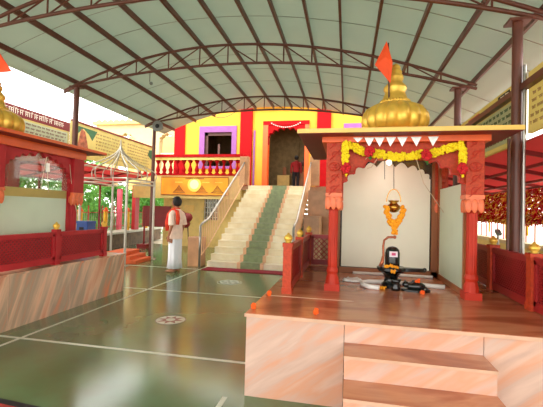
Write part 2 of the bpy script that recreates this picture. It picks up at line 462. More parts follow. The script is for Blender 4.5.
MB().bb(hx-.006, hx+.001, 4.86, 5.2, 2.9, 2.99).build('plate', 'rubber_black', t2)
text_rows(hx-.006, 4.88, 5.18, 2.915, 2.975, 1, -1, t2, 'banner_text', 10, .8, 'plate_lettering')
MB().bb(hx-.003, hx+.001, 5.9, 6.4, 2.9, 2.98).build('red_strip', 'awning_red', t2)
tag(MB().bb(1.8, 1.87, .8, 9.9, 2.83, 2.9).build('side_beam', 'steel_brown'), 'long brown steel beam across the right hand banners', 'beam')

# ------------------------------------------------------------------ awnings beyond both sides
def awning(x0, z0, x1, z1, y0, y1, label, ribs, pale):
    t = thing('side_awning', label, 'awning', (x0, (y0+y1)/2, z0))
    m = MB(); nr = 12
    pts = [(x0, z0), (x1, z1), (x1, z1+.02), (x0, z0+.02)]
    m.prism(pts, 'y', y0, y1).build('sheet', 'awning_red', t)
    for k in range(ribs):
        y = y0+.3+(y1-y0-.6)*k/(ribs-1)
        MB().bar((x0, y, z0-.03), (x1, y, z1-.03), .05, .05).build('rafter', 'dark_red', t)
    for f in (.33, .66, .99):
        x = x0+(x1-x0)*f; z = z0+(z1-z0)*f-.035
        MB().bar((x, y0, z), (x, y1, z), .04, .04).build('batten', 'dark_red', t)
    if pale: MB().bb(min(x0, x0-.12*(1 if x1 < x0 else -1)), max(x0, x0-.12*(1 if x1 < x0 else -1)), y0, y1, z0-.06, z0-.03).build('pale_edge', 'awning_pale', t)
    return t
awning(-7.15, 2.66, -9.0, 2.3, 4, 12.6, 'red sloping awning beyond the left banners, over the metal canopy frame', 8, True)
awning(1.93, 2.3, 3.5, 1.98, 1.2, 12, 'red sloping awning under the right hand banners', 10, False)
for i, (x, y, w) in enumerate(((-8.8, 9.2, 'behind the metal canopy frame'), (-8.85, 12.0, 'nearest the yellow temple wall'), (-8.8, 6.2, 'hidden half by the left shrine'))):
    tag(MB().tube([(x, y, 0), (x, y, 2.28)], .035, 10).build('awning_post', 'dark_red', smooth='auto'), 'thin dark red post holding the left awning, '+w, 'post')
for y, w in ((5.0, 'nearest'), (8.4, 'middle'), (11.6, 'farthest')):
    tag(MB().tube([(3.3, y, 0), (3.3, y, 1.98)], .05, 10).build('awning_post', 'steel_brown', smooth='auto'), 'brown post under the right awning, '+w+' of the three', 'post')
# tinsel fringe on the right
t = thing('tinsel_fringe', 'long red and gold tinsel fringe hanging under the right awning', 'decoration', (3.0, 8, 1.4))
for mm, nn, sd in (('tinsel_red', 'red_tinsel', 1), ('tinsel_gold', 'gold_tinsel', 2)):
    rnd = random.Random(sd); m = MB()
    for k in range(7500 if sd == 1 else 3200):
        y = rnd.uniform(3.2, 12); z = rnd.uniform(1.5, 1.95); x = 3.0+rnd.uniform(-.06, .06)
        if rnd.random() < .35: z = rnd.uniform(1.38, 1.5)
        L = rnd.uniform(.03, .09)
        a = rnd.uniform(0, PI); d = Vector((cos(a)*.5, sin(a)*.8, rnd.uniform(-1, -.2))).normalized()*L
        m.bar((x, y, z), Vector((x, y, z))+d, rnd.uniform(.014, .034), .006)
    for k in range(10 if sd == 2 else 0):
        y = 3.6+k*.85; m.bar((3.0, y, 1.5), (3.0, y, rnd.uniform(1.05, 1.2)), .03, .02)
    o = m.build(nn, mm, t); tag(o, kind='stuff')
MB().bar((3.0, 3.0, 1.96), (3.0, 12, 1.96), .03, .03).build('hanging_rod', 'dark_red', t)
# right parapet and railings
t = thing('parapet_wall', 'low beige parapet wall beyond the right rail', 'low wall', (3.45, 7, 0))
MB().bb(3.35, 3.55, 1, 13, 0, .9).build('body', 'beige_wall', t)
MB().bb(3.3, 3.6, 1, 13, .9, .98).build('coping', 'cream_wall', t)
t = thing('iron_railing', 'thin red iron railing on top of the right parapet wall', 'railing', (3.45, 7, .98))
for k in range(26):
    y = 3.2+k*.35
    MB().tube([(3.45, y, .98), (3.45, y, 1.62)], .012, 6).build('bar', 'awning_red', t)
MB().bar((3.45, 3, 1.62), (3.45, 12.3, 1.62), .02, .02).build('top_rail', 'awning_red', t)
t = thing('grey_pipe_stand', 'thin grey pipe with a valve in front of the right parapet', 'pipe', (2.7, 7.4, 0))
MB().tube([(2.7, 7.4, 0), (2.7, 7.4, 1.15)], .02, 8).build('pipe', 'steel_grey', t, smooth='auto')
MB().bar((2.7, 7.35, 1.15), (2.7, 7.45, 1.22), .08, .05).build('valve', 'horn_grey', t)
t = thing('side_bench', 'low beige stone bench between right rail and parapet', 'bench', (2.75, 7, 0))
MB().bb(2.5, 3.1, 4.2, 6.9, .52, .6).build('seat_slab', 'ledge_stone', t)
MB().bb(2.56, 3.04, 4.3, 6.8, 0, .52).build('base', 'beige_wall', t)

# ------------------------------------------------------------------ left ledge with posts, trees
def seg(p, q, u): return (p[0]+(q[0]-p[0])*u, p[1]+(q[1]-p[1])*u)
A, B = (-7.2, 6.0), (-8.62, 16.2)
d = Vector((B[0]-A[0], B[1]-A[1], 0)).normalized(); nl = Vector((-d.y, d.x, 0))
t = thing('stone_ledge', 'low stone ledge with a dark side along the left edge of the hall', 'ledge', (A[0], A[1], 0))
def slab(off0, off1, z0, z1):
    a = Vector((A[0], A[1], 0)); b = Vector((B[0], B[1], 0))
    return MB().prism([tuple((p+nl*o)[:2]) for p, o in ((a, off0), (b, off0), (b, off1), (a, off1))], 'z', z0, z1)
slab(0, .6, 0, .5).build('side_wall', 'ledge_side', t); slab(-.05, .65, .5, .57).build('top_slab', 'ledge_stone', t)
for u, w in ((.22, 'left of the near canopy post'), (.4, 'beside the blue crate'), (.55, 'in the middle of the canopy frame'), (.72, 'right of the pink pillar'), (.9, 'farthest, beside the red board')):
    c = seg(A, B, u); c = (c[0]+nl.x*.3, c[1]+nl.y*.3)
    t = thing('ledge_bollard', 'short yellow post on the stone ledge, '+w, 'bollard', (c[0], c[1], .57))
    MB().tube([(c[0], c[1], .57), (c[0], c[1], 1.3)], .07, 14).build('shaft', 'gold_paint', t, smooth='auto')
    MB().lathe([(.09, 0), (.09, .04), (.05, .07), (.06, .1), (.02, .15)], (c[0], c[1], 1.3), 14).build('cap', 'orange_paint', t, smooth='auto')
t = thing('mesh_fence', 'thin red and grey mesh fence running behind the yellow posts', 'fence', (-8.3, 10, 0))
m = MB(); fa = Vector((A[0], A[1], 0))+nl*.9; fb = Vector((B[0], B[1], 0))+nl*.9
for k in range(70):
    p = fa.lerp(fb, k/69); m.tube([(p.x, p.y, 0), (p.x, p.y, 1.25)], .009, 4)
m.build('bars', 'steel_grey', t)
for k in range(12):
    p = fa.lerp(fb, k/11); MB().tube([(p.x, p.y, 0), (p.x, p.y, 1.5)], .022, 6).build('post', 'awning_red', t)
for z in (.7, 1.25): MB().bar((fa.x, fa.y, z), (fb.x, fb.y, z), .02, .025).build('rail', 'awning_red', t)
def tree(x, y, h, r, label, seed, n=2600):
    rnd = random.Random(seed)
    t = thing('leafy_tree', label, 'tree', (x, y, 0), group='trees beyond the left fence')
    MB().tube([(x, y, -.05), (x+.1, y, h*.4), (x, y+.1, h*.75)], [.14, .11, .06], 8).build('trunk', 'bark', t, smooth=True)
    m = MB(); cl = [(rnd.uniform(-r, r)*.7, rnd.uniform(-r, r)*.7, rnd.uniform(.12, 1)*h) for _ in range(26)]
    for _ in range(n):
        c = rnd.choice(cl); v = Vector((rnd.gauss(0, 1), rnd.gauss(0, 1), rnd.gauss(0, 1))).normalized()*rnd.uniform(.15, .55)
        p = Vector((x+c[0], y+c[1], max(.1, c[2])))+v
        if p.z < .1: continue
        a = Vector((rnd.gauss(0, 1), rnd.gauss(0, 1), rnd.gauss(0, 1))).normalized(); b = a.cross(Vector((rnd.gauss(0, 1), rnd.gauss(0, 1), rnd.gauss(0, 1)))).normalized(); s = rnd.uniform(.06, .12)
        m._f([m.b.verts.new(p+q) for q in (a*s, b*s*.5, -a*s, -b*s*.5)])
    m.build('foliage', 'foliage', t)
tree(-10.9, 8.0, 3.0, 1.2, 'bright green tree beyond the fence, seen through the left shrine glass', 1)
tree(-11.0, 10.6, 3.2, 1.1, 'bright green tree beyond the fence, above the blue crate', 2)
tree(-10.6, 12.6, 3.2, .9, 'bright green tree beyond the fence, left of the pink pillar', 3)
tree(-12.6, 16.4, 2.7, 1.5, 'bright green tree far behind the canopy frame', 4, 8000)
tree(-10.6, 17.6, 2.3, 1.3, 'bright green tree far behind, nearest the temple wall', 5, 8000)
tag(MB().bb(-9.1, -8.95, 13.4, 13.55, 0, 2.2).build('gate_pillar', 'pink_paint'), 'pink painted pillar beside the trees left of the temple wall', 'pillar')

# ------------------------------------------------------------------ temple building at the back
WY = 14.0
tb = thing('temple_building', 'yellow and red temple front with an arched doorway above the stairs', 'building', (-2.2, WY, 0))
DX0, DX1 = -3.05, -1.61
ar = foil(DX0, DX1, 4.2, 4.62, 9, .38, pc=1, ps=.85)
m = MB()   # yellow wall with the window and door openings left free
for x0, x1, z0, z1 in ((-6.5, -5.66, 2.35, 5.5), (-5.66, -4.52, 4.56, 5.5), (-5.66, -4.52, 2.35, 3.2), (-4.52, -3.25, 2.35, 5.5), (-3.25, -1.45, 4.95, 5.5), (-1.45, .05, 2.35, 5.5), (.05, .7, 4.56, 5.5), (.05, .7, 2.35, 3.2), (.7, 3.2, 2.35, 5.5)):
    m.bb(x0, x1, WY, WY+.3, z0, z1)
m.build('front_wall', 'yellow_wall', tb)
MB().bb(-6.95, -6.5, WY-.06, WY+.3, 2.35, 5.2).build('pilaster', 'pilaster_red', tb)
MB().bb(-4.15, -3.68, WY-.12, WY+.3, 2.35, 5.6).build('pilaster', 'pilaster_red', tb)
MB().bb(-3.62, -3.56, WY-.05, WY+.01, 2.35, 4.6).build('pilaster_edge', 'purple_paint', tb)
MB().bb(-1.16, -.64, WY-.12, WY+.3, 2.35, 5.6).build('pilaster', 'pilaster_red', tb)
MB().bb(-4.3, -.15, WY-.2, WY+.3, 5.5, 5.62).build('cornice', 'cream_edge', tb)
MB().bb(-3.25, -3.05, WY-.05, WY+.3, 2.35, 4.8).build('door_jamb', 'orange_paint', tb)
MB().bb(-1.61, -1.45, WY-.05, WY+.3, 2.35, 4.8).build('door_jamb', 'orange_paint', tb)
MB().prism([(DX0, 4.05)]+ar+[(DX1, 4.05), (DX1+.001, 4.95), (DX0-.001, 4.95)], 'y', WY-.03, WY+.2).build('door_arch', 'pilaster_red', tb)
MB().bb(-3.25, -1.45, WY-.06, WY+.2, 4.8, 4.95).build('door_lintel', 'pilaster_red', tb)
m = MB()
for k in range(15):
    u = k/14; x = -2.9+1.1*u; z = 4.85-.16*math.sin(PI*u)**.8
    m.ball((x, WY-.09, z), .024, 6)
m.build('white_festoon', 'white_paint', tb)
for x0, x1 in ((-5.66, -4.52), (.05, .7)):
    f = MB()
    for a0, a1, b0, b1 in ((x0-.22, x0, 3.1, 4.8), (x1, x1+.2, 3.1, 4.8), (x0, x1, 4.56, 4.8), (x0, x1, 3.1, 3.2)): f.bb(a0, a1, WY-.04, WY+.1, b0, b1)
    f = f.build('window_frame', 'purple_paint', tb)
    s = MB().bb(x0, x0+.12, WY+.06, WY+.12, 3.2, 4.56).bb((x0+x1)/2-.04, (x0+x1)/2+.04, WY+.1, WY+.14, 3.2, 4.1).bb(x0, x1, WY+.06, WY+.12, 4.44, 4.56)
    s.build('shutter', 'dark_wood', f)
MB().bb(-6.5, 3.2, WY+3.4, WY+3.6, 2.35, 5.5).build('inner_wall', 'interior', tb)
MB().bb(-6.6, -6.5, WY+.3, WY+3.4, 2.35, 5.5).bb(-3.9, -3.8, WY+.3, WY+3.4, 2.35, 5.5).bb(-.7, -.6, WY+.3, WY+3.4, 2.35, 5.5).build('inner_side_wall', 'interior', tb)
MB().bb(-6.5, 3.2, WY+.3, WY+3.6, 5.4, 5.5).build('inner_ceiling', 'interior', tb)
MB().bb(-3.74, 3.2, 12.75, WY+3.6, 2.2, 2.35).bb(-6.5, -3.74, 14.0, WY+3.6, 2.2, 2.35).build('upper_floor', 'block_marble', tb)
m = MB()  # stepped dark arch trim inside
for k in range(7): m.ball((-2.15+.12*k, WY+1.9, 3.3+.13*k), .11, 12, (1, .3, 1))
m.build('inner_cusped_arch', 'dark_wood', tb)
MB().bb(-2.35, -2.27, WY+3.3, WY+3.4, 2.35, 5.2).build('inner_pillar', 'interior', tb)
# ground storey
m = MB().bb(-7.15, -5.45, 13.6, 13.9, 0, 2.35).bb(-8.4, -7.15, 13.6, 13.9, 1.95, 2.35).bb(-5.45, -4.85, 13.6, 13.9, 2.0, 2.35).bb(-5.45, -4.85, 13.6, 13.9, 0, 1.05).bb(-4.85, -3.5, 13.6, 13.9, 0, 2.35).bb(-1.3, 3.2, 13.6, 13.9, 0, 2.35)
m.build('lower_wall', 'beige_wall', tb)
w = MB()
for k in range(6): w.bb(-5.43+.112*k, -5.41+.112*k, 13.62, 13.65, 1.05, 2.0)
for k in range(5): w.bb(-5.45, -4.85, 13.62, 13.65, 1.15+.19*k, 1.17+.19*k)
w.build('window_grille', 'white_paint', tb)
MB().bb(-5.5, -4.8, 13.8, 13.88, 1.0, 2.05).build('window_dark_pane', 'dark_glass', tb)
# wing on the left
arc = foil(-7.65, -6.98, 4.0, 4.5, 7, .4)
m = MB().prism([(-7.65, 3.1), (-7.65, 4.0)]+arc[1:-1]+[(-6.98, 4.0), (-6.98, 3.1), (-6.93, 3.1), (-6.93, 4.95), (-8.6, 4.95), (-8.6, 3.1)], 'y', WY, WY+.3)
m.bb(-8.6, -6.93, WY, WY+.3, 2.35, 3.1)
arc2 = foil(-9.7, -8.75, 4.0, 4.5, 7, .4)
m.prism([(-9.7, 2.35), (-9.7, 4.0)]+arc2[1:-1]+[(-8.75, 4.0), (-8.75, 2.35), (-8.6, 2.35), (-8.6, 4.95), (-10.6, 4.95), (-10.6, 2.35)], 'y', WY, WY+.3)
m.build('wing_wall', 'cream_wall', tb)
MB().bb(-10.7, -6.93, WY-.15, WY+.35, 4.95, 5.08).build('wing_cornice', 'cream_edge', tb)
m = MB()
for k in range(13): m.lathe([(.11, 0), (.11, .04), (.06, .1), (.0201, .14)], (-10.5+.28*k, WY+.02, 5.08), 10)
m.build('wing_parapet_scallops', 'cream_edge', tb)
MB().bb(-10.6, -6.93, WY+2.4, WY+2.6, 2.35, 4.95).build('wing_inner_wall', 'beige_wall', tb)
g = MB()
for k in range(12): g.tube([(-7.6+.055*k*1.0, WY+.15, 3.1), (-7.6+.055*k, WY+.15, 3.75)], .008, 4)
g.bb(-7.65, -6.98, WY+.13, WY+.17, 3.72, 3.76).bb(-7.65, -6.98, WY+.13, WY+.17, 3.45, 3.48); g.build('wing_window_rail', 'white_paint', tb)
MB().bb(-8.55, -8.4, 13.6, 13.9, 0, 2.35).build('wing_pier', 'crimson_paint', tb)
# balcony
bl = thing('balcony', 'red and cream balcony with bulging balusters left of the stairs', 'balcony', (-5.6, 12.9, 2.35))
MB().bb(-8.0, -3.75, 12.78, 14, 2.3, 2.36).build('floor_slab', 'cream_wall', bl)
MB().bb(-8.0, -3.75, 12.78, 12.98, 1.85, 2.72).build('fascia', 'beige_wall', bl)
MB().bb(-8.0, -3.7, 12.76, 13.0, 2.70, 2.76).build('base_rail', 'pilaster_red', bl)
MB().bb(-8.0, -3.7, 12.76, 13.0, 3.28, 3.38).build('top_rail', 'cream_edge', bl)
MB().bb(-8.05, -3.66, 12.72, 13.04, 3.38, 3.48).build('coping', 'pilaster_red', bl)
prof = [(.085, 0), (.085, .04), (.05, .06), (.075, .11), (.085, .16), (.06, .24), (.035, .33), (.035, .38), (.06, .43), (.08, .46), (.08, .52)]
prof0 = None
for k in range(16):
    x = -7.84+.262*k
    if prof0 is None:
        prof0 = MB().lathe(prof, (x, 12.88, 2.76), 12).build('baluster', 'pilaster_red', bl, smooth=True)
        first = x
    else:
        c = prof0.copy(); COL.objects.link(c); c.parent = bl; c.location.x = x-first
t = thing('temple_signboard', 'orange yellow signboard with a pale sun and three temple drawings under the balcony', 'signboard', (-5.6, 12.74, 2.0))
MB().bb(-6.82, -4.2, 12.73, 12.77, 1.98, 2.64).build('board', 'sign_yellow', t)
MB().tube([(-6.82, 12.73, 1.98), (-4.2, 12.73, 1.98), (-4.2, 12.73, 2.64), (-6.82, 12.73, 2.64)], .018, 4, closed=True).build('frame', 'sign_brown', t)
def disc(x, z, r, y0, y1, name, mm):
    MB().prism([(x+r*cos(2*PI*k/28), z+r*sin(2*PI*k/28)) for k in range(28)], 'y', y0, y1).build(name, mm, t)
disc(-5.5, 2.36, .26, 12.722, 12.73, 'sun_halo', 'sun_mid'); disc(-5.5, 2.37, .17, 12.716, 12.73, 'sun', 'sun_pale')
for x in (-6.1, -5.2, -4.6):
    m = MB()
    for k, (w_, z) in enumerate(((.22, 2.08), (.17, 2.13), (.12, 2.18), (.07, 2.23), (.03, 2.28))):
        m.tube([(x-w_, 12.72, z), (x-w_*.6, 12.72, z+.04), (x, 12.72, z+.05), (x+w_*.6, 12.72, z+.04), (x+w_, 12.72, z)], .009, 4)
    m.bar((x-.24, 12.722, 2.07), (x+.24, 12.722, 2.07), .01, .02)
    m.build('temple_drawing', 'sign_brown', t)
m = MB(); rnd = random.Random(5)
for k in range(16): m.bb(-5.85+.045*k, -5.82+.045*k, 12.722, 12.73, 2.555+rnd.uniform(-.01, .01), 2.605)
m.bb(-5.86, -5.12, 12.722, 12.73, 2.595, 2.605); m.build('lettering', 'sign_brown', t)
for x in (-6.1, -5.05, -4.55):
    m = MB()
    m.bb(x-.15, x+.13, 12.722, 12.73, 2.455, 2.463)
    for k in range(6): m.bb(x-.15+.05*k, x-.12+.05*k, 12.722, 12.73, 2.43, 2.46)
    m.build('caption', 'sun_mid', t)
tag(MB().bb(-6.25, -5.85, 13.56, 13.6, 1.35, 1.62).build('notice_board', 'cream_edge', bev=.01), 'small pale notice board on the lower wall beneath the balcony', 'notice board')
tag(MB().bb(-7.75, -6.6, 13.1, 13.16, .75, 1.55).build('red_board', 'dark_red'), 'dark red board behind the standing person', 'board')
t = thing('covered_bundle', 'dark red bundle on a thin stand behind the person in the pink shirt', 'bundle', (-5.6, 12.2, 0))
m = MB()
rnd = random.Random(3)
for k in range(9): m.ball((-5.6+rnd.uniform(-.2, .2), 12.2+rnd.uniform(-.1, .1), 1.1+rnd.uniform(-.18, .2)), .16, 10)
m.build('bundle', 'dark_red', t, smooth=True)
for dx in (-.2, .2): MB().tube([(-5.6+dx, 12.2, 0), (-5.6+dx*.6, 12.2, 1.0)], .02, 6).build('leg', 'dark_wood', t)
tree(-11.2, 20.5, 3.0, 1.5, 'bright green tree seen low between the canopy frame and the red board', 6, 7000)
# festoon wires on the wall
for x0, x1, w in ((-5.7, -4.2, 'above the purple window at left'), (-6.5, -5.6, 'at the far left of the yellow wall'), (-.35, 1.1, 'right of the red pilaster, above the golden dome')):
    tag(MB().tube([(x0+(x1-x0)*k/14, WY-.16, 5.42-.32*math.sin(PI*k/14)) for k in range(15)], .012, 5).build('festoon_wire', 'wire'), 'thin drooping wire on the temple wall, '+w, 'wire')
t = thing('inner_cabinet', 'brown wooden cabinet inside the temple doorway', 'cabinet', (-2.0, 16.6, 2.35))
MB().bb(-2.32, -1.72, 16.4, 16.8, 2.35, 3.35).build('body', 'wood', t, bev=.01)
MB().bb(-2.28, -1.76, 16.385, 16.4, 2.45, 3.25).build('door', 'block_marble', t)
t = thing('small_altar', 'pale marble altar block left inside the temple doorway', 'altar', (-2.9, 16.6, 2.35))
MB().bb(-3.1, -2.55, 16.4, 16.9, 2.35, 3.1).build('block', 'beige_wall', t)
MB().bb(-2.85, -2.7, 16.38, 16.4, 3.1, 3.45).build('picture', 'wood', t)

# ------------------------------------------------------------------ staircase
SX0, SX1, SY, TR, RI, NS = -3.45, -1.3, 8.92, .27, .157, 15
st = thing('staircase', 'wide cream marble staircase with a green centre strip up to the temple door', 'staircase', ((SX0+SX1)/2, SY, 0))
for i in range(NS):
    y = SY+TR*i
    MB().bb(SX0, SX1, y, 12.75, RI*i, RI*(i+1)-.03).build('riser', 'stair_marble', st)
    MB().bb(SX0, SX1, y-.02, 12.75 if i == NS-1 else y+TR+.01, RI*(i+1)-.03, RI*(i+1)).build('step', 'stair_marble', st, bev=.008)
def runner(x0, x1, m_, name, e):
    m = MB()
    for i in range(NS):
        y = SY+TR*i-.02
        m.bb(x0, x1, y-e, y, RI*i+e, RI*(i+1)+e); m.bb(x0, x1, y-e, y+TR, RI*(i+1), RI*(i+1)+e)
    m.build(name, m_, st)
runner(-2.56, -2.06, 'green_marble', 'green_strip', .006)
runner(-2.65, -2.56, 'peach_marble', 'peach_border', .005); runner(-2.06, -1.97, 'peach_marble', 'peach_border', .005)
tag(MB().bb(-3.4, -.95, 8.45, 8.85, 0, .02).build('carpet_runner', 'carpet_red', bev=.005), 'dark red carpet runner on the floor at the foot of the stairs', 'carpet')
def stair_rail(x, label, side):
    t = thing('stair_railing', label, 'railing', (x, SY, 0))
    sl = RI/TR
    def hz(y): return max(0, (y-SY)*sl)+.95
    pts = [(x, SY-.25, .02), (x, SY-.25, 1.05), (x, SY-.1, 1.12)]+[(x, SY+.3+k*.5, hz(SY+.3+k*.5)+.1) for k in range(8)]
    MB().tube(pts, .03, 10).build('handrail', 'steel_grey', t, smooth=True)
    MB().tube([(x, SY-.2, .3)]+[(x, SY+.3+k*.5, hz(SY+.3+k*.5)-.62) for k in range(8)], .015, 6).build('bottom_rail', 'peach_marble', t)
    for k in range(28):
        y = SY-.12+k*.137
        MB().tube([(x, y, max(.28, hz(y)-.62)), (x, y, hz(y)+.08)], .012, 6).build('baluster', 'peach_marble', t)
    return t
stair_rail(-3.55, 'steel handrail with pinkish bars on the left side of the stairs', -1)
stair_rail(-1.22, 'steel handrail with pinkish bars on the right side of the stairs', 1)
m = MB()
for i in range(NS):
    y = SY+TR*i
tag(MB().bb(-3.95, -3.62, 8.85, 9.25, 0, .75).build('stair_pedestal', 'block_marble', bev=.01), 'brown marble pedestal block at the left foot of the stairs', 'pedestal')
tag(MB().bb(-3.72, -3.4, 12.5, 12.72, 2.36, 3.36).build('stair_newel', 'block_marble', bev=.01), 'brown marble newel block at the top left of the stairs', 'newel')
tag(MB().bb(-1.25, -.93, 12.5, 12.72, 2.36, 3.36).build('stair_newel', 'block_marble', bev=.01), 'brown marble newel block at the top right of the stairs', 'newel')
t = thing('stair_side_wall', 'cream side wall with brown marble slabs right of the stairs', 'wall', (-.6, 11, 0))
MB().bb(-1.12, -.5, 10.9, 12.4, 0, 2.1).build('upper_block', 'block_marble', t)
MB().bb(-1.12, -.7, 9.9, 10.9, 0, 1.35).build('lower_block', 'block_marble', t)
MB().bb(-.5, -.1, 12.2, 12.6, 0, 3.0).build('cream_pier', 'cream_wall', t)
MB().bb(-.7, .6, 12.76, 13.0, 2.36, 2.9).build('right_parapet', 'cream_wall', t)
MB().bb(-.7, .6, 12.74, 13.02, 2.9, 3.4).build('right_coping', 'pilaster_red', t)

# ------------------------------------------------------------------ shrine platforms
t = thing('front_platform', 'pink marble platform with polished brown top and steps, at right', 'platform', (.45, 4.4, 0))
PX0, PX1, PY0, PY1 = -.77, 1.68, 2.85, 6.1
MB().bb(PX0+.01, 0.0, PY0+.01, PY1, 0, .625).build('plinth_left_block', 'pink_marble', t)
MB().bb(0.004, .96, PY0+.01, PY1, 0, .625).build('plinth_middle_block', 'pink_marble', t)
MB().bb(.964, PX1-.01, PY0+.01, PY1, 0, .625).build('plinth_right_block', 'pink_marble', t)
MB().bb(PX0, PX1, PY0, PY1, .625, .65).build('top_slab', 'granite_top', t, bev=.004)
MB().bb(PX0-.004, PX1, PY0-.004, PY0+.006, .622, .646).build('slab_edge', 'edge_marble', t)
MB().bb(-.72, .08, 3.5, 3.512, .648, .6525).build('seam', 'edge_marble', t)
for i, (y, z) in enumerate(((2.59, .49), (2.33, .33), (2.07, .17))):
    MB().bb(0.005, .955, y+.01, PY0+.02, z-.16, z-.02).build('step_riser', 'pink_marble', t)
    MB().bb(0.003, .958, y, y+.28, z-.02, z).build('step_tread', 'granite_top', t)
    MB().bb(0.002, .959, y-.003, y+.008, z-.02, z-.001).build('step_nosing', 'edge_marble', t)
t = thing('side_platform', 'rust and grey veined marble platform under the left shrine', 'platform', (-5, 4, 0))
ys = [0.6, 1.4, 2.2, 3.0, 3.62, 4.6, 5.9]
for a, b in zip(ys, ys[1:]): MB().bb(-6.1, -3.81, a, b-.012, 0, .63).build('marble_facing', 'rust_marble', t)
MB().bb(-6.1, -3.813, .6, 5.89, 0, .62).build('joint_core', 'edge_marble', t)
MB().bb(-6.1, -3.79, .6, 5.91, .63, .655).build('top_slab', 'rust_marble', t)

# ------------------------------------------------------------------ shrine rails
def rail_post(t, x, y, h=.5, base=.65, w=.085, mm='carved_red'):
    m = MB().bb(x-w/2, x+w/2, y-w/2, y+w/2, base, base+h); q = w/2+.007
    m.bb(x-q, x+q, y-q, y+q, base, base+.06).bb(x-q, x+q, y-q, y+q, base+h-.04, base+h)
    p = m.build('rail_post', mm, t)
    MB().lathe([(.036, 0), (.026, .012), (.042, .03), (.046, .05), (.034, .072), (.014, .085), (.01, .1)], (x, y, base+h), 16, 10, .12).build('finial', 'gold', p, smooth=True)
def rail_panel(t, p, q, z0=.7, z1=1.12, solid=True, step=.07, mm='rail_red'):
    P, Q = Vector((p[0], p[1], 0)), Vector((q[0], q[1], 0))
    m = MB()
    for z, h in ((z1-.03, .06), (z0, .08)): m.bar(P+Vector((0, 0, z)), Q+Vector((0, 0, z)), .05, h)
    for v in (0, 1):
        c = P.lerp(Q, v); c = c+(Q-P).normalized()*(.02 if v == 0 else -.02); m.bar(c+Vector((0, 0, z0)), c+Vector((0, 0, z1-.03)), .05, .04, up=Q-P)
    f = m.build('panel_frame', mm, t)
    if solid: MB().bar(P+Vector((0, 0, (z0+z1)/2)), Q+Vector((0, 0, (z0+z1)/2)), .012, z1-z0-.06).build('backing', 'dark_red', f)
    m = MB(); lattice(m, p, q, z0+.04, z1-.06, step); m.build('lattice', mm, f)
xr = -.565
t = thing('platform_railing', 'red carved railing with gold knobs along the left side of the main platform', 'railing', (xr, 4.6, .65))
for y in (3.67, 4.62, 5.75): rail_post(t, xr, y)
rail_panel(t, (xr, 3.71), (xr, 4.58)); rail_panel(t, (xr, 4.66), (xr, 5.71))
rail_panel(t, (xr+.04, 5.75), (-.16, 5.75), solid=False, step=.08)
t = thing('platform_railing', 'dark red railing with gold knobs along the right side of the main platform', 'railing', (1.63, 4.6, .65))
for y in (3.67, 4.6, 5.75): rail_post(t, 1.63, y, w=.09)
for a, b in ((3.71, 4.56), (4.64, 5.71), (2.9, 3.62)): rail_panel(t, (1.63, a), (1.63, b), step=.045)
t = thing('platform_railing', 'red diamond lattice railing with slim gold knobbed posts before the left shrine', 'railing', (-3.9, 4.0, .655))
ysl = (2.2, 3.3, 4.4, 5.42)
for y in ysl: rail_post(t, -3.9, y, .48, .655, .07, 'crimson_paint')
for a, b in zip(ysl, ysl[1:]): rail_panel(t, (-3.9, a+.04), (-3.9, b-.04), z0=.72, z1=1.1, step=.055, mm='crimson_paint')

# ------------------------------------------------------------------ shrines
def pillar_set(parent, x, y, z0=.65, zc=1.52, zt_=2.2, w=.15, mp_='red_paint', mb_='carved_red'):
    """lower fluted shaft, petal capital, carved square upper block, base"""
    m = MB().lathe([(w*.36, .1), (w*.34, .3), (w*.34, zc-z0-.05), (w*.4, zc-z0)], (x, y, z0), 48, 12, .16); m.build('pillar_shaft', mp_, parent, smooth=True)
    m = MB().box((x, y, z0+.035), (w*1.05, w*1.05, .07)).lathe([(w*.5, .07), (w*.46, .12), (w*.36, .17), (w*.44, .2), (w*.36, .24)], (x, y, z0), 24, 8, .05); m.build('pillar_base', mp_, parent)
    m = MB().bb(x-w*.5, x+w*.5, y-w*.5, y+w*.5, zc, zc+.15)
    for sx_, sy_ in ((0, -1), (0, 1), (1, 0), (-1, 0)):
        for k in (-.38, 0, .38):
            cx_, cy_ = (x+k*w, y+sy_*w*.53) if sx_ == 0 else (x+sx_*w*.53, y+k*w)
            m.ball((cx_, cy_, zc+.04), w*.2, 10, ((1, .35, 2.3) if sx_ == 0 else (.35, 1, 2.3)))
    m.bb(x-w*.58, x+w*.58, y-w*.58, y+w*.58, zc+.11, zc+.15)
    m.build('pillar_capital', 'petal_orange', parent)
    b = MB().bb(x-w*.56, x+w*.56, y-w*.56, y+w*.56, zc+.15, zt_).build('pillar_block', mb_, parent, bev=.006)
    return b
def carving(parent, x, y, z0, z1, nrm):
    """raised floral scroll on the front (-y) or side (+x) of a block"""
    m = MB()
    def P(u, z): return (x+u, y, z) if nrm == 'y' else (x, y+u, z)
    zc = (z0+z1)/2
    m.tube([P(.055*cos(a), zc+.04*sin(a)) for a in [2*PI*k/14 for k in range(14)]], .007, 5, closed=True)
    for k in range(6):
        a = 2*PI*k/6; m.tube([P(0, zc), P(.045*cos(a), zc+.045*sin(a))], [.012, .004], 5)
    for s in (-1, 1):
        for q in range(2):
            c = zc+s*(.12+.12*q)
            m.tube([P((.045-.004*j)*cos(j*.6+q), c+(.045-.004*j)*sin(j*.6+q)) for j in range(10)], .006, 5)
            m.tube([P(-.05, c-.05), P(0, c), P(.05, c+.05)], .006, 5)
    m.build('carved_scroll', 'red_paint', parent)

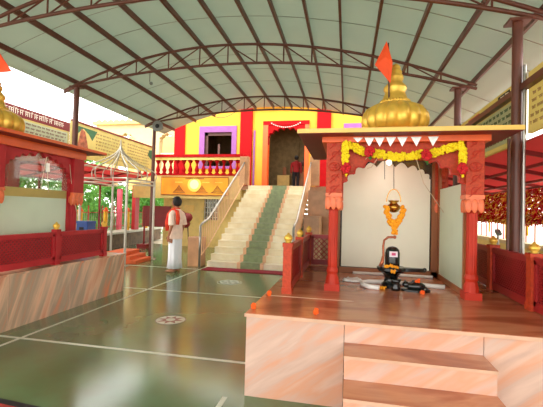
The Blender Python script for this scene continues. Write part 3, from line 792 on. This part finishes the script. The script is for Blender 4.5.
# --- main shrine (right)
sh = thing('main_shrine', 'red carved shrine pavilion with golden dome on the right platform', 'shrine', (.54, 4.6, .65))
sx0, sx1, sy0, sy1 = -.135, 1.215, 3.98, 5.28
for x in (sx0, sx1):
    for y in (sy0, sy1):
        b = pillar_set(sh, x, y, w=.148)
        if y == sy0: carving(b, x, y-.148*.56-.002, 1.7, 2.18, 'y')
af = foil(sx0+.07, sx1-.07, 1.60, 2.04, 15, .4, pc=1.2, ps=.9)
MB().prism([(sx0+.07, 1.60)]+af[1:-1]+[(sx1-.07, 1.60), (sx1-.069, 2.2), (sx0+.069, 2.2)], 'y', sy0-.03, sy0+.03).build('front_arch', 'carved_red', sh)
m = MB()
for k in range(len(af)-1): m.tube([(af[k][0], sy0-.035, af[k][1]), (af[k+1][0], sy0-.035, af[k+1][1])], .009, 5)
m.build('arch_moulding', 'red_paint', sh)
MB().prism([(sy0+.09, 1.70)]+foil(sy0+.09, sy1-.09, 1.70, 2.05, 13, .38)[1:-1]+[(sy1-.09, 1.70), (sy1-.09, 2.2), (sy0+.09, 2.2)], 'x', sx1-.02, sx1+.03).build('side_arch', 'carved_red', sh)
MB().prism([(sy0+.09, 1.70)]+foil(sy0+.09, sy1-.09, 1.70, 2.05, 13, .38)[1:-1]+[(sy1-.09, 1.70), (sy1-.09, 2.2), (sy0+.09, 2.2)], 'x', sx0-.03, sx0+.02).build('side_arch', 'carved_red', sh)
MB().bb(sx0-.13, sx1+.13, sy0-.11, sy1+.11, 2.19, 2.255).build('lintel_band', 'orange_paint', sh, bev=.004)
MB().bb(-.5, 1.55, 3.7, 5.56, 2.25, 2.285).build('roof_slab', 'dark_red', sh)
MB().bb(-.505, 1.555, 3.69, 3.702, 2.255, 2.295).build('roof_front_edge', 'cream_edge', sh)
MB().bb(-.5, 1.55, 3.7, 5.56, 2.285, 2.30).build('roof_top', 'cream_edge', sh)
# back wall panel: wooden frame, dark glass and frosted cusped screen
MB().bb(sx0-.02, sx0+.05, 5.2, 5.26, .65, 2.25).bb(1.1, 1.17, 5.2, 5.26, .65, 2.25).bb(sx0, 1.17, 5.2, 5.26, .65, .72).bb(sx0, 1.17, 5.2, 5.26, 2.18, 2.26).build('back_frame', 'wood', sh)
MB().bb(sx0+.05, 1.1, 5.235, 5.25, .72, 2.2).build('back_glass', 'dark_glass', sh)
ab = foil(-.06, 1.08, 1.85, 2.1, 11, .42)
MB().prism([(-.06, .73), (-.06, 1.85)]+ab[1:-1]+[(1.08, 1.85), (1.08, .73)], 'y', 5.215, 5.232).build('frosted_screen', 'frosted_white', sh)
MB().bb(1.17, 1.2, 4.08, 4.12, .65, 2.25).bb(1.17, 1.2, 5.12, 5.2, .65, 2.25).bb(1.17, 1.2, 4.1, 5.2, .65, .71).build('side_frame', 'wood', sh)
MB().bb(1.18, 1.19, 4.12, 5.12, .71, 1.8).build('side_glass', 'frosted_green', sh)
MB().bb(sx0-.01, sx0+.01, 4.1, 5.2, .65, 2.2).build('side_glass', 'clear_glass', sh)
# dome
def dome(parent, x, y, z):
    MB().lathe([(.40, 0), (.42, .03), (.38, .05), (.36, .1), (.38, .13), (.34, .14)], (x, y, z), 48).build('dome_base', 'gold', parent, smooth='auto')
    MB().lathe([(.30, .13), (.35, .16), (.385, .22), (.392, .29), (.38, .35), (.34, .41), (.26, .455), (.17, .485)], (x, y, z), 144, 16, .11).build('dome_body', 'gold', parent, smooth=True)
    MB().lathe([(.19, .47), (.165, .50), (.15, .53), (.13, .58), (.115, .62), (.135, .66), (.13, .69), (.1, .72), (.08, .75), (.095, .79), (.088, .825), (.068, .84), (.078, .865), (.066, .89), (.048, .9), (.06, .92), (.045, .95), (.015, .975)], (x, y, z), 28).build('dome_spire', 'gold', parent, smooth=True)
    m = MB()
    for k in range(30):
        a = 2*PI*k/30; m.ball((x+.165*cos(a), y+.165*sin(a), z+.495), .018, 6, (1, 1, 1.6))
    m.build('dome_petal_ring', 'gold', parent, smooth=True)
dome(sh, .54, 4.62, 2.30)
t = thing('orange_flag', 'orange triangular flag on a thin pole beside the golden dome spire', 'flag', (.42, 4.6, 2.7))
MB().tube([(.46, 4.5, 2.78), (.44, 4.5, 3.48)], .009, 8).build('pole', 'dark_wood', t)
m = MB(); tip = (.42, 4.5, 3.5); L_ = (.29, 4.48, 3.22); Mi = (.485, 4.44, 3.22); Bt = (.47, 4.47, 2.99)
V = [m.b.verts.new(p) for p in (tip, L_, Mi, Bt, (.4, 4.42, 3.28))]
m._f([V[0], V[1], V[4]]); m._f([V[0], V[4], V[2]]); m._f([V[1], V[3], V[4]]); m._f([V[4], V[3], V[2]])
o = m.build('cloth', 'flag_orange', t); md = o.modifiers.new('thick', 'SOLIDIFY'); md.thickness = .004
# --- side shrine (left)
ls = thing('side_shrine', 'red glazed shrine pavilion with golden dome on the left platform', 'shrine', (-4.9, 4.45, .65))
lx0, lx1, ly0, ly1 = -5.5, -4.27, 3.72, 5.12
for x in (lx0, lx1):
    for y in (ly0, ly1): pillar_set(ls, x, y, z0=.655, w=.2, mp_='crimson_paint', mb_='crimson_paint')
af = foil(ly0+.12, ly1-.13, 1.66, 2.13, 15, .42)
for x in (lx1, lx0):
    MB().prism([(ly0+.1, 1.6), (ly0+.12, 1.66)]+af[1:-1]+[(ly1-.13, 1.66), (ly1-.1, 1.6), (ly1-.1, 2.27), (ly0+.1, 2.27)], 'x', x+.0, x+.06).build('side_arch', 'crimson_paint', ls)
MB().bb(lx1-.01, lx1+.03, ly0+.08, ly0+.13, .655, 1.7).bb(lx1-.01, lx1+.03, ly1-.14, ly1-.08, .655, 1.7).bb(lx1-.01, lx1+.03, ly0+.1, ly1-.1, .655, 1.0).build('glass_frame', 'crimson_paint', ls)
MB().bb(lx1+.0, lx1+.012, ly0+.12, ly1-.12, 1.0, 1.57).build('frosted_pane', 'frosted_green', ls)
MB().bb(lx1+.0, lx1+.013, ly0+.12, ly1-.12, 1.57, 1.69).build('amber_band', 'banner', ls)
MB().bb(lx1+.0, lx1+.01, ly0+.12, ly1-.12, 1.69, 2.2).build('clear_pane', 'clear_glass', ls)
MB().bb(lx0+.0, lx0+.01, ly0+.12, ly1-.12, .9, 2.2).build('clear_pane', 'clear_glass', ls)
MB().bb(lx0-.12, lx1+.13, ly0-.13, ly1+.13, 2.2, 2.31).build('lintel_band', 'orange_paint', ls)
MB().bb(lx0-.33, lx1+.34, ly0-.33, ly1+.34, 2.31, 2.35).build('roof_slab', 'dark_red', ls)
MB().bb(lx1+.335, lx1+.345, ly0-.33, ly1+.34, 2.312, 2.352).build('roof_edge', 'orange_paint', ls)
dome(ls, -5.04, 4.42, 2.35)
m = MB().tube([(lx1+.075, 4.5, 2.15), (lx1+.075, 4.42, 1.7)], .004, 5).tube([(lx1+.075, 4.5, 2.15), (lx1+.075, 4.56, 1.65)], .004, 5).tube([(lx1+.07, ly1-.16, 2.1), (lx1+.07, ly1-.1, 1.75), (lx1+.11, ly1, 1.3)], .004, 5)
tag(m.build('hanging_string', 'string_pale'), 'pale strings hanging on the arch of the left shrine', 'string')
tag(MB().box((lx1+.075, 4.53, 2.0), (.02, .05, .12)).build('small_bell_box', 'pennant'), 'small pale box fixed at the crown of the left shrine arch', 'box')
t = thing('orange_flag', 'orange red flag over the left shrine at the picture edge', 'flag', (-5.25, 4.5, 2.4))
MB().tube([(-5.25, 4.5, 2.36), (-5.25, 4.5, 3.95)], .012, 8).build('pole', 'dark_wood', t)
m = MB(); V = [m.b.verts.new(p) for p in ((-5.25, 4.5, 3.92), (-5.28, 4.3, 3.6), (-5.16, 4.55, 3.42), (-4.86, 4.52, 3.41), (-5.02, 4.5, 3.62))]; m._f([V[0], V[1], V[2]]); m._f([V[0], V[2], V[3], V[4]])
o = m.build('cloth', 'flag_orange', t); md = o.modifiers.new('thick', 'SOLIDIFY'); md.thickness = .004

# ------------------------------------------------------------------ decorations on the main shrine
def blooms(path, r, name, mm, parent=None, n=40, seed=1, br=.02):
    rnd = random.Random(seed); m = MB(); path = [Vector(p) for p in path]
    Ls = [(b-a).length for a, b in zip(path, path[1:])]; T = sum(Ls)
    for k in range(n):
        u = (k+rnd.random())/n*T; i = 0
        while i < len(Ls)-1 and u > Ls[i]: u -= Ls[i]; i += 1
        p = path[i].lerp(path[i+1], u/Ls[i])
        a = rnd.uniform(0, 2*PI); q = r*math.sqrt(rnd.random())
        m.ball(p+Vector((q*cos(a)*.8, -abs(q)*.4, q*sin(a))), br*rnd.uniform(.8, 1.2), 6)
    return m.build(name, mm, parent, smooth=True)
gy = 3.92
tag(blooms([(.24, gy, 2.09), (.38, gy, 2.055), (.5, gy, 2.045), (.62, gy, 2.05), (.72, gy, 2.075)], .04, 'flower_garland', 'yellow_flower', n=240, seed=1, br=.016), 'thick yellow flower garland sagging across the middle of the shrine arch', 'garland')
tag(blooms([(-.025, gy-.05, 1.98), (-.025, gy-.05, 2.16), (.05, gy-.02, 2.15), (.19, gy, 2.09)], .04, 'flower_garland', 'yellow_flower', n=220, seed=2, br=.016), 'yellow flower garland bent down the left corner of the arch', 'garland')
tag(blooms([(1.085, gy-.05, 1.98), (1.085, gy-.05, 2.15), (1.0, gy-.02, 2.13), (.8, gy, 2.07)], .04, 'flower_garland', 'yellow_flower', n=220, seed=3, br=.016), 'yellow flower garland bent down the right corner of the arch', 'garland')
for i, (x, z, w) in enumerate(((.215, 2.09, 'at the left end of the middle garland'), (-.015, 1.92, 'hanging below the left corner garland'), (.755, 2.05, 'at the right end of the middle garland'), (1.08, 1.92, 'hanging below the right corner garland'))):
    t = thing('rose_cluster', 'round red rose cluster '+w, 'flowers', (x, gy-.05, z))
    blooms([(x-.01, gy-.06, z), (x+.01, gy-.06, z)], .045, 'roses', 'rose', t, 60, i, .017)
    blooms([(x, gy-.06, z-.045), (x+.01, gy-.06, z-.075)], .012, 'tassel', 'yellow_flower' if i % 2 else 'leaf', t, 10, i, .01)
wn = ['leftmost, folded flat', 'second from the left', 'third from the left', 'left of the middle', 'right of the middle', 'second from the right', 'rightmost']
for i, x in enumerate((.1, .21, .31, .42, .53, .66, .82)):
    m = MB(); w = .05; z = 2.235; h = .095 if i else .05
    y0 = sy0-.115
    m.prism([(x-w, z), (x+w, z), (x+.004*(i % 3-1), z-h)], 'y', y0-.006, y0-.001)
    tag(m.build('silver_pennant', 'pennant'), 'small silvery white triangular pennant on the shrine beam, '+wn[i], 'pennant', 'silver pennants on the shrine beam')
# hanging pot
hp = thing('hanging_pot', 'small brass pot hanging on a string in the middle of the shrine', 'pot', (.51, 4.3, 1.45))
MB().lathe([(.02, 0), (.05, .015), (.072, .05), (.07, .075), (.04, .1), (.038, .11), (.06, .13), (.058, .135)], (.51, 4.3, 1.48), 24).build('bowl', 'brass', hp, smooth=True)
MB().tube([(.51+.075*cos(a), 4.3, 1.6+.14*sin(a)) for a in [PI*k/12 for k in range(13)]], .005, 6).build('handle', 'brass', hp)
MB().tube([(.51, 4.3, 1.74), (.505, 4.3, 2.0), (.51, 4.3, 2.2)], .004, 5).tube([(.4, 4.3, 2.2), (.41, 4.3, 1.85)], .003, 4).build('string', 'wire', hp)
tag(blooms([(.425, 4.22, 1.53), (.45, 4.21, 1.42), (.51, 4.2, 1.33), (.57, 4.21, 1.42), (.6, 4.22, 1.54)], .03, 'marigold_garland', 'marigold', n=110, seed=4, br=.02), 'yellow orange marigold garland hanging in a V below the brass pot', 'garland')
tag(blooms([(.5, 4.2, 1.29), (.52, 4.2, 1.26)], .035, 'marigold_tassel', 'marigold', n=26, seed=5, br=.016), 'marigold tassel hanging at the tip of the pot garland', 'flowers')
for i, (pp, w) in enumerate(((((.2, 3.95, 2.05), (.14, 3.96, 1.97), (.0, 4.0, 1.9)), 'from the left rose'), (((.68, 3.95, 2.03), (.78, 4.1, 1.8), (1.1, 4.6, 1.5)), 'slanting down to the right glass panel'), (((.3, 3.94, 2.03), (.24, 3.94, 1.94), (.2, 3.95, 1.93)), 'short, beside the middle garland'))):
    tag(MB().tube(pp, .004, 5).build('hanging_string', 'string_pale'), 'thin pale string across the shrine arch, '+w, 'string')

# ------------------------------------------------------------------ lingam and offerings
lg = thing('stone_lingam', 'black polished stone lingam on its spouted pedestal', 'shrine stone', (.52, 4.3, .65))
cx, cy = .5, 4.32
MB().lathe([(.1, 0), (.105, .04), (.08, .06), (.07, .1), (.085, .14), (.11, .165), (.14, .18)], (cx, cy, .65), 32).build('pedestal', 'black_stone', lg, smooth='auto')
m = MB().lathe([(.13, 0), (.155, .015), (.155, .04), (.14, .05), (.1, .045)], (cx, cy, .83), 32)
m.prism([(cx+.1, cy-.05), (cx+.34, cy-.02), (cx+.36, cy), (cx+.34, cy+.02), (cx+.1, cy+.05)], 'z', .835, .875)
m.ball((cx+.35, cy, .86), .024, 8); m.build('yoni_disc', 'black_stone', lg, smooth='auto')
MB().lathe([(.078, 0), (.08, .05), (.079, .15), (.07, .19), (.045, .215), (.01, .225)], (cx+.01, cy, .88), 28).build('lingam_shaft', 'black_stone', lg, smooth=True)
MB().bb(cx-.03, cx+.055, cy-.088, cy-.07, .995, 1.055).build('tilak', 'tilak_white', lg)
MB().bb(cx-.008, cx+.034, cy-.091, cy-.07, 1.012, 1.04).build('tilak_mark', 'tilak_pink', lg)
sn = [(cx-.12, cy-.03, .88), (cx-.1, cy-.03, .93), (cx-.085, cy, 1.0), (cx-.09, cy, 1.1), (cx-.08, cy, 1.17), (cx-.04, cy-.02, 1.205), (cx+.02, cy-.04, 1.21)]
MB().tube(sn, [.022, .02, .013, .012, .012, .014, .012], 10).ball((cx+.025, cy-.045, 1.21), .02, 8).build('copper_serpent', 'copper', lg, smooth=True)
MB().lathe([(.045, 0), (.05, .03), (.035, .06), (.045, .09), (.06, .12)], (cx+.03, cy-.16, .65), 18).build('foot_stone', 'black_stone', lg, smooth=True)
for i, (dx, dy, dz, w) in enumerate(((-.06, -.11, .895, 'left on the lingam disc'), (.04, -.12, .895, 'right on the lingam disc'), (.0, -.155, .85, 'at the front of the lingam disc'), (-.01, -.1, .9, 'in the middle of the lingam disc'))):
    tag(blooms([(cx+dx-.015, cy+dy, dz), (cx+dx+.015, cy+dy, dz)], .014, 'marigold_flower', 'marigold', n=12, seed=i, br=.012), 'yellow marigold lying '+w, 'flower')
# white curb
m = MB(); pts = [(.36, 4.13), (.26, 4.16), (.19, 4.26), (.19, 4.38), (.28, 4.47), (.45, 4.5), (.7, 4.47), (1.08, 4.4)]
m.tube([(x, y, .672) for x, y in pts], .026, 8)
tag(m.build('drain_curb', 'curb_white', smooth=True), 'curved white marble curb behind the lingam', 'curb')
tag(MB().tube([(.1, 5.1, .668), (.5, 5.12, .668), (1.1, 5.1, .668)], .018, 6).build('marble_sill', 'curb_white'), 'thin white sill along the foot of the frosted screen', 'sill')
t = thing('stone_bull', 'low black stone bull figure with orange flowers beside the lingam', 'statue', (.74, 4.2, .65))
MB().loft([(.74, 4.2, .65, .15, .1), (.74, 4.2, .67, .15, .1), (.74, 4.2, .672, .13, .09)]).build('base', 'black_stone', t)
m = MB().ball((.74, 4.2, .7), .06, 14, (1.7, 1, .8)).ball((.64, 4.19, .715), .032, 10, (1.3, 1, 1)).ball((.72, 4.2, .745), .022, 8)
m.tube([(.63, 4.175, .735), (.63, 4.165, .76)], [.007, .003], 5).tube([(.63, 4.205, .735), (.63, 4.215, .76)], [.007, .003], 5).tube([(.84, 4.2, .69), (.87, 4.17, .665)], .01, 6)
m.build('body', 'black_stone', t, smooth=True)
tag(blooms([(.735, 4.16, .765), (.765, 4.16, .765)], .012, 'marigold_flower', 'marigold_orange', n=12, seed=21, br=.012), 'orange marigold on top of the black stone bull', 'flower')
tag(blooms([(.765, 4.06, .665), (.8, 4.06, .665)], .014, 'marigold_flower', 'marigold_orange', n=14, seed=22, br=.013), 'orange marigold on the platform in front of the black stone bull', 'flower')
tag(blooms([(.28, 4.2, .662), (.43, 4.18, .662)], .015, 'marigold_string', 'marigold', n=30, seed=23, br=.012), 'short yellow marigold string lying left of the lingam', 'flowers')
def white_cloth(x, y, s, label, sd):
    rnd = random.Random(sd); m = MB()
    n = 8; g = [[m.b.verts.new((x+(i/n-.5)*s*1.6+rnd.uniform(-.01, .01), y+(j/n-.5)*s+rnd.uniform(-.01, .01), .656+(.0 if i in (0, n) or j in (0, n) else rnd.uniform(.005, .04)))) for i in range(n+1)] for j in range(n+1)]
    for j in range(n):
        for i in range(n): m._f([g[j][i], g[j][i+1], g[j+1][i+1], g[j+1][i]])
    o = m.build('folded_cloth', 'cloth_white', smooth=True); md = o.modifiers.new('t', 'SOLIDIFY'); md.thickness = .004; tag(o, label, 'cloth')
white_cloth(.09, 4.55, .15, 'crumpled white cloth on the platform behind the left pillar', 1)
white_cloth(1.36, 4.75, .16, 'white folded cloth behind the right shrine pillar', 2)
for i, (x, y, w) in enumerate(((-.71, 3.5, 'on the platform edge below the front left post'), (-.735, 2.99, 'at the front left corner of the platform'), (-.22, 2.97, 'on the front edge of the platform, toward the steps'))):
    t = thing('loose_marigold', 'orange marigold flower head '+w, 'flower', (x, y, .65))
    blooms([(x, y, .668), (x+.001, y, .68)], .016, 'petals', 'marigold_orange', t, 44, i+40, .012)
    MB().lathe([(.006, 0), (.012, .012)], (x, y, .652), 8).build('calyx', 'leaf', t)

# ------------------------------------------------------------------ steel canopy frame on the left
cf = thing('canopy_frame', 'bare metal canopy frame with ribs gathered to a point, left of the person', 'metal frame', (-6.15, 9.05, 0))
fx0, fx1, fy0, fy1, fz = -6.75, -5.42, 8.38, 9.72, 2.2
cxm, cym = (fx0+fx1)/2, (fy0+fy1)/2
for x in (fx0, fx1):
    for y in (fy0, fy1):
        l = MB().tube([(x, y, 0), (x, y, fz)], .032, 12).build('leg', 'pipe_paint', cf, smooth='auto')
        MB().bb(x-.07, x+.07, y-.07, y+.07, 0, .02).build('foot_plate', 'pipe_paint', l)
def ringpts(z, g): return [(fx0-g, fy0-g, z), (fx1+g, fy0-g, z), (fx1+g, fy1+g, z), (fx0-g, fy1+g, z)]
for z, g in ((fz, .0), (fz-.1, .0)):
    MB().tube(ringpts(z, g), .022, 8, closed=True).build('ring_rail', 'pipe_paint', cf)
apx = (cxm, cym, 3.2)
rb = []
for u in (0, .33, .66): rb += [(fx0+(fx1-fx0)*u, fy0), (fx1, fy0+(fy1-fy0)*u), (fx1-(fx1-fx0)*u, fy1), (fx0, fy1-(fy1-fy0)*u)]
for x, y in rb:
    # concave rib: steep near the apex, flaring out to the rim, then curling down
    P3 = []
    for k in range(11):
        u = k/10; r = u**1.6
        z = 3.2-(3.2-2.5)*(u**.75) if u < .99 else 2.48
        P3.append((cxm+(x-cxm)*1.0*r, cym+(y-cym)*1.0*r, z))
    ex, ey = (x-cxm)*.04, (y-cym)*.04
    P3 += [(x+ex, y+ey, 2.42), (x+ex*1.2, y+ey*1.2, 2.32), (x, y, fz)]
    MB().tube(P3, .016, 6).build('rib', 'pipe_paint', cf, smooth=True)
MB().tube([(cxm, cym, 3.0), (cxm, cym, 3.3)], [.035, .015], 8).build('apex_finial', 'pipe_paint', cf)
t = thing('blue_crate', 'blue plastic crate standing behind the left lattice rail', 'crate', (-4.47, 5.72, .655))
t.scale = (.8, .8, .95)
MB().prism([(-.17, 0), (.17, 0), (.13, .56), (-.13, .56)], 'y', -.14, .14).build('body', 'blue_plastic', t, local=True, bev=.015)
MB().bb(-.14, .14, -.15, .15, .53, .58).build('rim', 'blue_plastic', t, local=True, bev=.008)
MB().bb(-.05, .05, -.155, -.14, .42, .47).build('handle_slot', 'rubber_black', t, local=True)
t = thing('portable_steps', 'small orange three tier step block beside the metal frame', 'steps', (-5.75, 9.1, 0), rz=.1)
for i, (a, b) in enumerate(((-.42, .42), (-.42, .26), (-.42, .08))): MB().bb(a, b, -.45, .45, .1*i, .1*(i+1)).build('tier', 'orange_step', t, local=True, bev=.01)
tag(MB().bb(-7.1, -6.3, 10.0, 10.6, 0, .06).build('floor_mat', 'rubber_black'), 'black folded mat behind the orange steps', 'mat')
t = thing('red_bollard', 'red post on a square red base beyond the metal frame', 'bollard', (-7.2, 12.3, 0))
MB().bb(-7.38, -7.02, 12.12, 12.48, 0, .15).build('base', 'dark_red', t)
MB().tube([(-7.2, 12.3, .15), (-7.2, 12.3, 1.2)], .035, 8).build('pole', 'dark_red', t)

# ------------------------------------------------------------------ people
def person(name, label, loc, rz, dressed, scale=1.0):
    """faces local +Y; z up; 1.7 m"""
    t = thing(name, label, 'person', loc, rz); t.scale = (scale,)*3
    m = MB()
    # torso, neck, head
    m.loft([(0, 0, .86, .15, .10), (0, 0, .93, .165, .115), (0, -.01, 1.05, .14, .10), (0, -.005, 1.2, .155, .11), (0, -.01, 1.32, .17, .11), (0, -.015, 1.40, .14, .085), (0, -.012, 1.45, .065, .06), (0, 0, 1.52, .055, .055)])
    m.ball((0, .01, 1.595), .1, 20, (.8, 1.0, 1.2)); m.ball((0, .03, 1.54), .06, 14, (.95, 1.1, .9))
    m.tube([(0, .105, 1.605), (0, .128, 1.575), (0, .118, 1.565)], [.008, .014, .012], 8)          # nose
    m.tube([(-.025, .098, 1.54), (0, .106, 1.54), (.025, .098, 1.54)], .008, 6)                     # mouth
    for s in (-1, 1):
        m.ball((s*.082, -.0, 1.59), .026, 8, (.4, .8, 1.2))                                          # ears
        m.ball((s*.032, .092, 1.61), .014, 8)                                                        # eyes
        m.tube([(s*.13, -.015, 1.38), (s*.205, -.02, 1.34), (s*.235, -.04, 1.2), (s*.24, -.05, 1.08), (s*.245, -.01, .95), (s*.24, .02, .85)], [.05, .052, .045, .038, .034, .026], 12)
        m.ball((s*.24, .03, .805), .036, 10, (.45, .95, 1.3))                                        # palm
        for f, (dy, L) in enumerate(((-.022, .065), (-.006, .078), (.012, .074), (.028, .06))):
            m.tube([(s*.24, .03+dy, .775), (s*.236, .035+dy, .775-L*.55), (s*.225, .045+dy, .775-L)], [.0105, .0095, .008], 6)
        m.tube([(s*.238, .055, .825), (s*.228, .085, .79), (s*.222, .09, .76)], [.012, .011, .009], 6)
        m.tube([(s*.085, 0, .9), (s*.1, .01, .7), (s*.095, .015, .48), (s*.095, -.015, .3), (s*.095, -.02, .09), (s*.095, -.02, .05)], [.095, .08, .058, .056, .038, .04], 12)
        m.loft([(s*.1, .05, .012, .043, .12), (s*.1, .045, .03, .043, .118), (s*.098, .015, .06, .036, .075), (s*.095, -.02, .09, .034, .04)])
        for q in range(5): m.ball((s*(.075+.014*q), .165-.007*abs(q-1 if s > 0 else 3-q), .018), .012, 6, (1, 1.3, 1))
    b = m.build('body', 'skin', t, smooth=True, local=True)
    r = b.modifiers.new('remesh', 'REMESH'); r.mode = 'VOXEL'; r.voxel_size = .008; r.use_smooth_shade = True
    sm = b.modifiers.new('smooth', 'SMOOTH'); sm.iterations = 3; sm.factor = .5
    e = MB()
    for s in (-1, 1): e.ball((s*.032, .103, 1.61), .0085, 8)
    e.build('eyes', 'rubber_black', t, smooth=True, local=True)
    h = MB(); h.ball((0, -.008, 1.625), .108, 22, (.84, 1.0, 1.08)); h.ball((0, -.05, 1.57), .07, 14, (1.0, .7, 1.1))
    # keep the hair off the face
    dele = [v for v in h.b.verts if (v.co.y > .05 and v.co.z < 1.665) or v.co.z < 1.52]
    bmesh.ops.delete(h.b, geom=dele, context='VERTS')
    o = h.build('hair', 'hair', t, smooth=True, local=True); md = o.modifiers.new('t', 'SOLIDIFY'); md.thickness = .012; md.offset = 1
    top, bot = dressed
    k = MB()
    if top == 'kurta':
        k.loft([(0, 0, .76, .185, .15), (0, 0, .95, .182, .145), (0, 0, 1.1, .172, .135), (0, 0, 1.25, .182, .135), (0, -.01, 1.35, .185, .125), (0, -.012, 1.42, .15, .1), (0, -.01, 1.465, .072, .07)])
        for s in (-1, 1): k.tube([(s*.13, -.012, 1.375), (s*.21, -.02, 1.33), (s*.245, -.04, 1.2), (s*.255, -.055, 1.08)], [.065, .07, .068, .075], 14)
    else:
        k.loft([(0, 0, .9, .18, .125), (0, 0, 1.05, .165, .12), (0, 0, 1.25, .18, .125), (0, -.01, 1.35, .185, .125), (0, -.012, 1.42, .145, .095), (0, -.01, 1.465, .07, .068)])
        for s in (-1, 1): k.tube([(s*.13, -.012, 1.375), (s*.21, -.02, 1.33), (s*.24, -.04, 1.2), (s*.245, -.05, 1.08), (s*.25, -.02, .95), (s*.245, .01, .87)], [.062, .064, .056, .05, .045, .04], 12)
    o = k.build('shirt', 'kurta' if top == 'kurta' else 'shirt_red', t, smooth=True, local=True)
    r = o.modifiers.new('remesh', 'REMESH'); r.mode = 'VOXEL'; r.voxel_size = .011; r.use_smooth_shade = True
    sm = o.modifiers.new('smooth', 'SMOOTH'); sm.iterations = 4
    d = MB()
    if bot == 'dhoti':
        n = 40; R = []
        for z, rx, ry in ((.09, .19, .16), (.3, .168, .14), (.55, .172, .14), (.75, .175, .138), (.93, .16, .12)):
            a_ = .09*(1-z)
            R.append([d.b.verts.new((rx*(1+a_*sin(9*2*PI*q/n))*cos(2*PI*q/n), ry*(1+a_*sin(9*2*PI*q/n))*sin(2*PI*q/n), z)) for q in range(n)])
        for a, c in zip(R, R[1:]):
            for q in range(n): d._f([a[q], a[(q+1) % n], c[(q+1) % n], c[q]])
        d._f(R[-1])
        o = d.build('dhoti', 'dhoti', t, smooth=True, local=True); md = o.modifiers.new('t', 'SOLIDIFY'); md.thickness = .006
        sc = MB()
        for w_ in range(2):
            x = -.13+.035*w_
            sc.tube([(x-.03, .13, .95), (x-.02, .15, 1.15), (x, .125, 1.33), (x+.015, .03, 1.445), (x-.0, -.1, 1.4), (x-.03, -.145, 1.25), (x-.05, -.15, 1.1)], [.035, .04, .035, .03, .035, .04, .03], 10)
        sc.tube([(.07*cos(a), .0+.07*sin(a)-.005, 1.47+.01*sin(a)) for a in [2*PI*q/16 for q in range(16)]], .018, 8, closed=True)
        sc.build('scarf', 'scarf', t, smooth=True, local=True)
    else:
        d.loft([(0, 0, .84, .165, .115), (0, 0, .94, .175, .12)])
        for s in (-1, 1): d.tube([(s*.085, 0, .92), (s*.1, .01, .7), (s*.097, .01, .45), (s*.097, -.015, .25), (s*.097, -.02, .07)], [.1, .092, .075, .068, .065], 14)
        o = d.build('trousers', 'trousers', t, smooth=True, local=True)
        r = o.modifiers.new('remesh', 'REMESH'); r.mode = 'VOXEL'; r.voxel_size = .012; r.use_smooth_shade = True
    return t
person('person', 'barefoot person in pink shirt, white dhoti and orange scarf standing on the green floor', (-3.88, 8.0, 0), math.radians(82), ('kurta', 'dhoti'), 1.0)
person('person', 'person in a red top and dark trousers inside the temple doorway', (-2.1, 15.3, 2.35), math.radians(10), ('shirt', 'trousers'), .84)

# ------------------------------------------------------------------ light
t = thing('added_fill_fixture', 'added tube fixture for the fill light inside the temple doorway', 'lamp', (-2.2, 15.5, 5.2))  # invented fixture, added to go with the fill light in the doorway
MB().tube([(-2.8, 15.5, 5.3), (-1.6, 15.5, 5.3)], .03, 8).build('tube', 'white_paint', t)
t = thing('shrine_bulb', 'small lit bulb under the ceiling of the main shrine', 'lamp', (.5, 4.75, 2.1))
MB().tube([(.5, 4.75, 2.19), (.5, 4.75, 2.13)], .018, 10).build('socket', 'white_paint', t)
MB().ball((.5, 4.75, 2.1), .03, 12).build('bulb', 'bulb_glow', t, smooth=True)
pl = bpy.data.lights.new('bulb_light', 'POINT'); pl.energy = 3; pl.shadow_soft_size = .05; pl.color = (1, .95, .85)
po = bpy.data.objects.new('bulb_light', pl); COL.objects.link(po); po.location = (.5, 4.75, 2.04)
ld = bpy.data.lights.new('doorway_fill', 'AREA'); ld.shape = 'RECTANGLE'; ld.size = 1.2; ld.size_y = .1; ld.energy = 16; ld.color = (1, .93, .8)  # added fill that brightens the dark room behind the door
lo_ = bpy.data.objects.new('doorway_fill', ld); COL.objects.link(lo_); lo_.location = (-2.2, 15.5, 5.24)
w = bpy.data.worlds.new('World'); S.world = w; w.use_nodes = True
nt = w.node_tree; bg = nt.nodes['Background']
bg.inputs[0].default_value = (1, .985, .95, 1); bg.inputs[1].default_value = 3.0
sd = bpy.data.lights.new('sun', 'SUN'); sd.energy = 1.2; sd.angle = math.radians(12); sd.color = (1, .95, .86)
so = bpy.data.objects.new('sun', sd); COL.objects.link(so); so.rotation_euler = (math.radians(52), 0, math.radians(-38))

# ------------------------------------------------------------------ camera
f = 370; yaw, pitch, roll = map(math.radians, (11.5, 1.2, 1.5))
fwd = Vector((-sin(yaw)*cos(pitch), cos(yaw)*cos(pitch), sin(pitch))); right = Vector((cos(yaw), sin(yaw), 0)); up = right.cross(fwd)
Rr = right*cos(roll)+up*sin(roll); Ru = -right*sin(roll)+up*cos(roll)
cd = bpy.data.cameras.new('camera'); co = bpy.data.objects.new('camera', cd); COL.objects.link(co)
cd.sensor_fit = 'HORIZONTAL'; cd.sensor_width = 36; cd.lens = f/543*36; cd.clip_end = 300; cd.clip_start = .05
M4 = Matrix((Rr, Ru, -fwd)).transposed().to_4x4(); M4.translation = Vector((0, 0, 1.46)); co.matrix_world = M4
S.camera = co
S.view_settings.view_transform = 'Standard'; S.view_settings.look = 'None'; S.view_settings.gamma = 1; S.view_settings.use_curve_mapping = False
S.view_settings.exposure = 0.55
